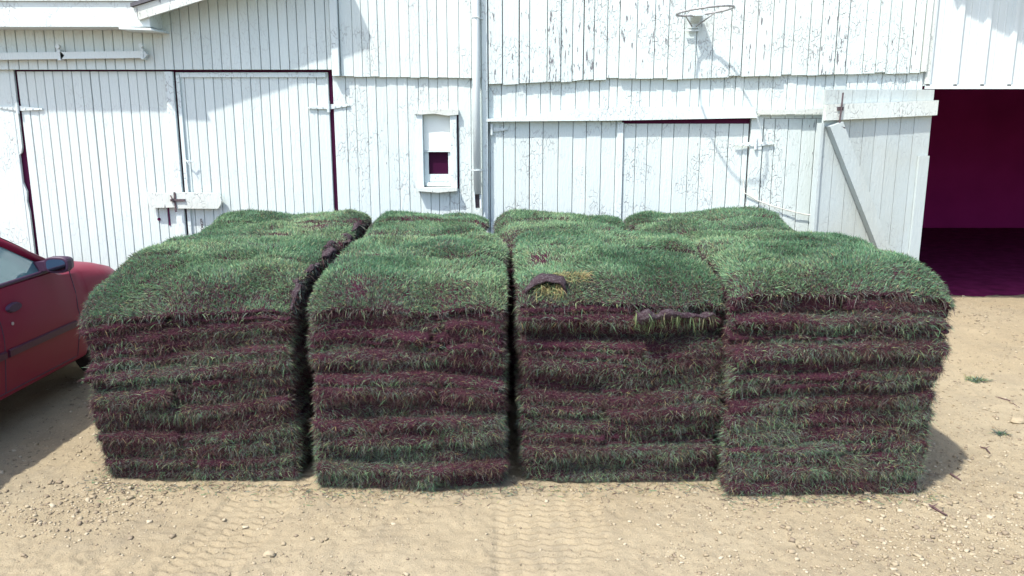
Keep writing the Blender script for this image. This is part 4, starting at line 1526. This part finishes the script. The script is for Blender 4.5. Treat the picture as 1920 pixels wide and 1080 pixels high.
# greenhouse
bx, rf = 0.80, 0.575
gl = dict(bA=(bx, 0.74, 0.985), tA=(rf, 0.12, 1.375), tC=(rf, -0.98, 1.375), bC=(bx - 0.02, -1.42, 0.99))


def S(p, s):
    return Vector((CARX + s * p[0], CARY + p[1], p[2]))


# roof
mb = MB()
rv, ny2, nx2 = [], 14, 10
for i in range(ny2 + 1):
    y = 0.16 + (-1.02 - 0.16) * i / ny2
    for j in range(nx2 + 1):
        s = -1 + 2 * j / nx2
        crown = 0.055 * (1 - s * s) + 0.035 * math.sin(math.pi * i / ny2)
        rv.append((CARX + s * (rf + 0.02), CARY + y, 1.372 + crown - 0.01 * abs(s) ** 6))
n1 = nx2 + 1
mb.add(rv, [(i * n1 + j, (i + 1) * n1 + j, (i + 1) * n1 + j + 1, i * n1 + j + 1)[::-1] for i in range(ny2) for j in range(nx2)])
mb.box(CARX - rf, CARX + rf, CARY - 1.0, CARY + 0.14, 1.355, 1.371)
mb.build("roof", M_CAR, car, smooth=True)


def bar(mb, a, b, wa, wb):
    mb.tube([a, a.lerp(b, 0.5), b], [wa, (wa + wb) / 2, wb], 8)


for s in (1, -1):
    mb = MB()
    bar(mb, S(gl['bA'], s), S(gl['tA'], s), 0.036, 0.03)
    mb.build("windscreen_pillar", M_CAR, car, smooth=True)
    mb = MB()
    bar(mb, S(gl['bC'], s), S(gl['tC'], s), 0.07, 0.045)
    mb.build("rear_pillar", M_CAR, car, smooth=True)
    mb = MB()
    pB, tB = (bx - 0.005, -0.40, 0.98), (rf, -0.38, 1.375)
    bar(mb, S(pB, s), S(tB, s), 0.03, 0.025)
    mb.build("door_pillar", M_TRIMC, car, smooth=True)
    # roof rail
    mb = MB()
    bar(mb, S(gl['tA'], s), S(gl['tC'], s), 0.032, 0.032)
    mb.build("roof_rail", M_CAR, car, smooth=True)
    for (a, b_, c, d) in ((gl['bA'], pB, tB, gl['tA']), (pB, gl['bC'], gl['tC'], tB)):
        mb = MB()
        out = [S(p, s) + Vector((s * 0.006, 0, 0)) for p in (a, b_, c, d)]
        inn = [v - Vector((s * 0.008, 0, 0)) for v in out]
        mb.hull(out + inn)
        mb.build("side_window", M_GLASS, car)
    mb = MB()
    mb.tube([S((bx + 0.012, 0.76, 0.975), s), S((bx + 0.014, -0.4, 0.968), s), S((bx + 0.0, -1.40, 0.975), s)], 0.014, 8)
    mb.build("window_sealing_strip", M_TRIMC, car)
for nm_, pts in (("windscreen", [(-bx, .76, .995), (bx, .76, .995), (rf, .13, 1.385), (-rf, .13, 1.385)]), ("rear_window", [(-bx, -1.43, 1.0), (bx, -1.43, 1.0), (rf, -.98, 1.385), (-rf, -.98, 1.385)])):
    mb = MB()
    sg = 1 if nm_ == "windscreen" else -1
    vs = []
    for i in range(7):
        t = i / 6
        for j in range(13):
            u = j / 12
            a = Vector(pts[0]).lerp(Vector(pts[1]), u)
            b_ = Vector(pts[3]).lerp(Vector(pts[2]), u)
            p = a.lerp(b_, t)
            bow_ = 4 * u * (1 - u)
            vs.append((CARX + p.x, CARY + p.y + sg * 0.10 * bow_, p.z + 0.03 * math.sin(math.pi * t) + 0.02 * bow_))
    mb.add(vs, [(i * 13 + j, i * 13 + j + 1, (i + 1) * 13 + j + 1, (i + 1) * 13 + j) for i in range(6) for j in range(12)])
    mb.build(nm_, M_GLASS, car, smooth=True)
# doors: shut lines, handle, moulding, mirror
for s in (1, -1):
    mb = MB()
    side_strip(mb, [(0.90 - 0.06 * t ** 2 + (0.02 if t > .5 else 0), 0.955 - 0.66 * t) for t in np.linspace(0, 1, 12)], 0.0045, s, -0.001)
    side_strip(mb, [(0.03 - 0.30 * max(0, (0.45 - t)) ** 1.6 - 0.02 * t, 0.955 - 0.66 * t) for t in np.linspace(0, 1, 12)], 0.0045, s, -0.001)
    side_strip(mb, [(-0.95 - 0.12 * t, 0.955 - 0.4 * t) for t in np.linspace(0, 1, 8)], 0.004, s, -0.001)
    side_strip(mb, [(y, 0.295) for y in np.linspace(-0.9, 0.84, 10)], 0.004, s, 0.0)
    mb.build("door_seam", M_TRIMC, car)
    mb = MB()
    for ya, yb in ((0.05, 0.84), (-0.90, 0.02)):
        n = 10
        pts = []
        for i in range(n + 1):
            y = ya + (yb - ya) * i / n
            x = body_x(y, 0.545)
            pts.append([(CARX + s * (x + d), CARY + y, 0.545 + e) for d, e in ((-0.004, -0.028), (0.014, -0.022), (0.016, 0.02), (-0.004, 0.028))])
        vs = [p for q in pts for p in q]
        mb.add(vs, [(i * 4 + k, i * 4 + k + 1, (i + 1) * 4 + k + 1, (i + 1) * 4 + k) for i in range(n) for k in range(3)] + [(0, 1, 2, 3), (n * 4 + 3, n * 4 + 2, n * 4 + 1, n * 4)])
    mb.build("side_moulding", M_MOULD, car)
    for hy in (0.17, -0.78):
        mb = MB()
        x = body_x(hy, 0.82)
        n = 12
        a = [(CARX + s * (x - 0.004), CARY + hy + 0.085 * math.cos(t), 0.82 + 0.034 * math.sin(t)) for t in np.linspace(0, 2 * math.pi, n + 1)[:-1]]
        b_ = [(CARX + s * (x + 0.016), CARY + hy + 0.068 * math.cos(t), 0.822 + 0.025 * math.sin(t)) for t in np.linspace(0, 2 * math.pi, n + 1)[:-1]]
        mb.add(a + b_, [(i, (i + 1) % n, n + (i + 1) % n, n + i) for i in range(n)] + [tuple(range(n, 2 * n))])
        mb.build("door_handle", M_TRIMC, car, smooth=False)
    # wing mirror
    mb = MB()
    cm = Vector((CARX + s * 0.945, CARY + 0.58, 1.035))
    rows_ = []
    for k, (dy, sc) in enumerate(((-0.05, 0.90), (-0.045, 1.0), (0.0, 1.0), (0.05, 0.85), (0.09, 0.5), (0.105, 0.15))):
        rows_.append([(cm.x + s * 0.082 * sc * math.copysign(abs(math.cos(t)) ** 0.6, math.cos(t)), cm.y + dy, cm.z + 0.056 * sc * math.copysign(abs(math.sin(t)) ** 0.6, math.sin(t))) for t in np.linspace(0, 2 * math.pi, 21)[:-1]])
    vs = [p for r in rows_ for p in r]
    mb.add(vs, [(i * 20 + k, i * 20 + (k + 1) % 20, (i + 1) * 20 + (k + 1) % 20, (i + 1) * 20 + k) for i in range(5) for k in range(20)] + [tuple(range(20)), tuple(100 + k for k in range(19, -1, -1))])
    mb.hull([(CARX + s * 0.77, cm.y - 0.02, 0.975), (CARX + s * 0.89, cm.y - 0.02, 1.0), (CARX + s * 0.89, cm.y + 0.05, 1.0), (CARX + s * 0.77, cm.y + 0.09, 0.975),
             (CARX + s * 0.75, cm.y - 0.02, 1.05), (CARX + s * 0.89, cm.y - 0.02, 1.055), (CARX + s * 0.89, cm.y + 0.05, 1.055), (CARX + s * 0.75, cm.y + 0.06, 1.05)])
    mir = mb.build("wing_mirror", M_TRIMC, car, smooth=False)
    mb = MB()
    g = [(cm.x + s * 0.066 * math.copysign(abs(math.cos(t)) ** 0.6, math.cos(t)), cm.y - 0.0535, cm.z + 0.041 * math.copysign(abs(math.sin(t)) ** 0.6, math.sin(t))) for t in np.linspace(0, 2 * math.pi, 21)[:-1]]
    mb.add(g + [(x, y + 0.003, z) for x, y, z in g], [tuple(range(19, -1, -1)), tuple(range(20, 40))] + [(i, (i + 1) % 20, 20 + (i + 1) % 20, 20 + i) for i in range(20)])
    mb.build("mirror_glass", M_CHROME, mir)
    mb = MB()
    mb.disc((CARX + s * (body_x(0.17, .7) + 0.001), CARY + 0.125, 0.725), 0.011, (1, 0, 0), 0.006, 10)
    mb.build("key_lock", M_ALLOY, car)
for wy in WHY:
    for s in (1, -1):
        wx = CARX + s * 0.735
        mb = MB()
        prof = [(-0.09, 0.20), (-0.095, 0.28), (-0.07, RW), (0.07, RW), (0.095, 0.28), (0.09, 0.20)]
        n = 28
        vs = [(wx + dx, CARY + wy + r * math.cos(t), RW + r * math.sin(t)) for dx, r in prof for t in np.linspace(0, 2 * math.pi, n + 1)[:-1]]
        mb.add(vs, [(i * n + k, i * n + (k + 1) % n, (i + 1) * n + (k + 1) % n, (i + 1) * n + k) for i in range(5) for k in range(n)])
        whl = mb.build("wheel", M_TYRE, car, smooth=True)
        mb = MB()
        mb.disc((wx, CARY + wy, RW), 0.202, (1, 0, 0), 0.12, 28)
        for k in range(5):
            a = 2 * math.pi * k / 5
            c0 = Vector((wx + s * 0.068, CARY + wy, RW))
            mb.tube([c0 + Vector((0, math.cos(a) * 0.04, math.sin(a) * 0.04)), c0 + Vector((0, math.cos(a) * 0.18, math.sin(a) * 0.18))], [0.035, 0.025], 6)
        mb.disc((wx + s * 0.075, CARY + wy, RW), 0.05, (1, 0, 0), 0.03, 14)
        mb.build("rim", M_ALLOY, whl)
    mb = MB()
    mb.box(CARX - 0.55, CARX + 0.55, CARY + wy - 0.34, CARY + wy + 0.34, 0.26, 0.60)
    mb.build("wheel_well", M_TYRE, car)
for s in (1, -1):
    mb = MB()
    xw = plan_w(1.86)
    mb.hull([(CARX + s * 0.36, CARY + 1.94, .60), (CARX + s * (xw + .012), CARY + 1.80, .62), (CARX + s * (xw - .05), CARY + 1.70, .62), (CARX + s * .36, CARY + 1.80, .60),
             (CARX + s * 0.36, CARY + 1.93, .70), (CARX + s * (xw + .008), CARY + 1.79, .73), (CARX + s * (xw - .05), CARY + 1.70, .73), (CARX + s * .36, CARY + 1.80, .70)])
    mb.build("headlight", M_LENS, car)
    mb = MB()
    xw = plan_w(-2.2)
    mb.box(min(CARX + s * .35, CARX + s * (xw - .02)), max(CARX + s * .35, CARX + s * (xw - .02)), CARY - 2.262, CARY - 2.2, .70, .86)
    mb.build("tail_light", M_TAIL, car)
for (y0, y1, nm_) in ((1.92, 2.03, "front_bumper"), (-2.31, -2.20, "rear_bumper")):
    mb = MB()
    hw = 0.60 if y0 > 0 else 0.70
    mb.hull([(CARX - hw, CARY + y0, .33), (CARX + hw, CARY + y0, .33), (CARX + hw * .92, CARY + y1, .33), (CARX - hw * .92, CARY + y1, .33)][::(1 if y0 > 0 else 1)] +
            [(CARX - hw, CARY + y0, .56), (CARX + hw, CARY + y0, .56), (CARX + hw * .92, CARY + y1, .54), (CARX - hw * .92, CARY + y1, .54)])
    o = mb.build(nm_, M_CAR, car)
    bv_ = o.modifiers.new("soft", 'BEVEL')
    bv_.width, bv_.segments = 0.03, 3

# ------------------------------------------------------------------ small things on the ground
def twig(pix, r, label):
    mb = MB()
    pts = []
    for i, (px, py) in enumerate(pix):
        x, y = G(px, py)
        pts.append((x, y, float(ground_h(np.array([x]), np.array([y]))[0]) + r + 0.004 * (i % 2)))
    mb.tube(pts, [r * (1 - 0.5 * i / len(pts)) for i in range(len(pts))], 6)
    a, b_ = Vector(pts[1]), Vector(pts[2])
    mb.tube([a, a.lerp(b_, .4) + Vector((0.03, 0.03, 0.012))], [r * .6, r * .3], 5)
    mb.build("twig", M_TWIG, None, label=label, cat="twig", group="twigs on the dirt")


twig([(1732, 945), (1748, 952), (1760, 961), (1775, 972)], 0.007, "bent forked twig in front of the right end sod stack")
twig([(1838, 838), (1848, 842), (1856, 852)], 0.005, "short dark twig lying where the stack's shadow ends")
twig([(1872, 748), (1890, 754), (1912, 765)], 0.004, "thin straight twig at the right edge of the yard")
twig([(1782, 890), (1792, 898), (1801, 902)], 0.006, "small dark twig lying inside the stack's shadow")


def weed(px, py, r, n, label):
    x, y = G(px, py)
    z = float(ground_h(np.array([x]), np.array([y]))[0])
    root = np.stack([x + rng.normal(0, r * .4, n), y + rng.normal(0, r * .3, n), np.full(n, z)], -1)
    D = unit(np.stack([rng.normal(0, .8, n), rng.normal(0, .8, n), rng.uniform(.2, .9, n)], -1))
    c = pick(np.concatenate([DULL, DULL, GREEN, STRAW]), n)
    v, q, t, cc = blade_mesh(root, D, rng.uniform(.03, .09, n), rng.uniform(.003, .006, n), rng.uniform(.2, .8, n), c, c * .8)
    v[:, 2] = np.maximum(v[:, 2], z)
    me = np_mesh("weed", v, q, t, [M_GRASS], np.zeros(len(q)), np.zeros(len(t)), cc)
    finish(bpy.data.objects.new("weed", me), None, label, "weed", "weeds growing in the dirt")


weed(1832, 718, 0.085, 260, "spreading green weed tuft growing on the open dirt")
weed(1876, 815, 0.045, 90, "tiny sparse weed near the frame's right side below the larger tuft")


def stone(px, py, r, label):
    x, y = G(px, py)
    z = float(ground_h(np.array([x]), np.array([y]))[0])
    vs, fs = [], []
    n, m = 10, 6
    for i in range(m + 1):
        th_ = math.pi * i / m
        for k in range(n):
            ph = 2 * math.pi * k / n
            q = np.array([math.sin(th_) * math.cos(ph) * 1.3, math.sin(th_) * math.sin(ph), math.cos(th_) * .75])
            q = q * r * (1 + 0.22 * float(vn(q[0] * 2 + px, q[1] * 2, q[2] * 2, 5)))
            vs.append((x + q[0], y + q[1], z + r * .4 + q[2]))
    for i in range(m):
        for k in range(n):
            fs.append((i * n + k, (i + 1) * n + k, (i + 1) * n + (k + 1) % n, i * n + (k + 1) % n))
    mb = MB()
    mb.add(vs, fs)
    mb.build("stone", M_STONE, None, label=label, cat="stone", group="larger stones on the dirt")


stone(505, 1040, 0.022, "pale fist-sized stone lying alone on the tyre-marked sand")
stone(1906, 793, 0.035, "brown stone near the right edge, below the straight twig")

# ------------------------------------------------------------------ light
L = Vector((0.43, 0.43, -1.0)).normalized()
sun_data = bpy.data.lights.new("sun", 'SUN')
sun_data.energy = 2.9
sun_data.angle = R(1.0)
sun_data.color = (1.0, 0.96, 0.89)
sun = bpy.data.objects.new("sun", sun_data)
sun.rotation_euler = L.to_track_quat('-Z', 'Y').to_euler()
sun.location = (-6, -6, 14)
COL.objects.link(sun)
world = bpy.data.worlds.new("World")
scene.world = world
world.use_nodes = True
nt = world.node_tree
bg = nt.nodes["Background"]
sky = nt.nodes.new("ShaderNodeTexSky")
sky.sky_type = 'NISHITA'
sky.sun_disc = False
sky.sun_elevation = math.asin(-L.z)
sky.sun_rotation = math.atan2(-L.x, -L.y)
sky.dust_density = 2.0
nt.links.new(sky.outputs[0], bg.inputs[0])
bg.inputs[1].default_value = 0.15
scene.view_settings.view_transform = 'Standard'
scene.view_settings.look = 'None'
scene.view_settings.gamma = 1.0
scene.view_settings.exposure = 1.30
scene.view_settings.use_curve_mapping = False
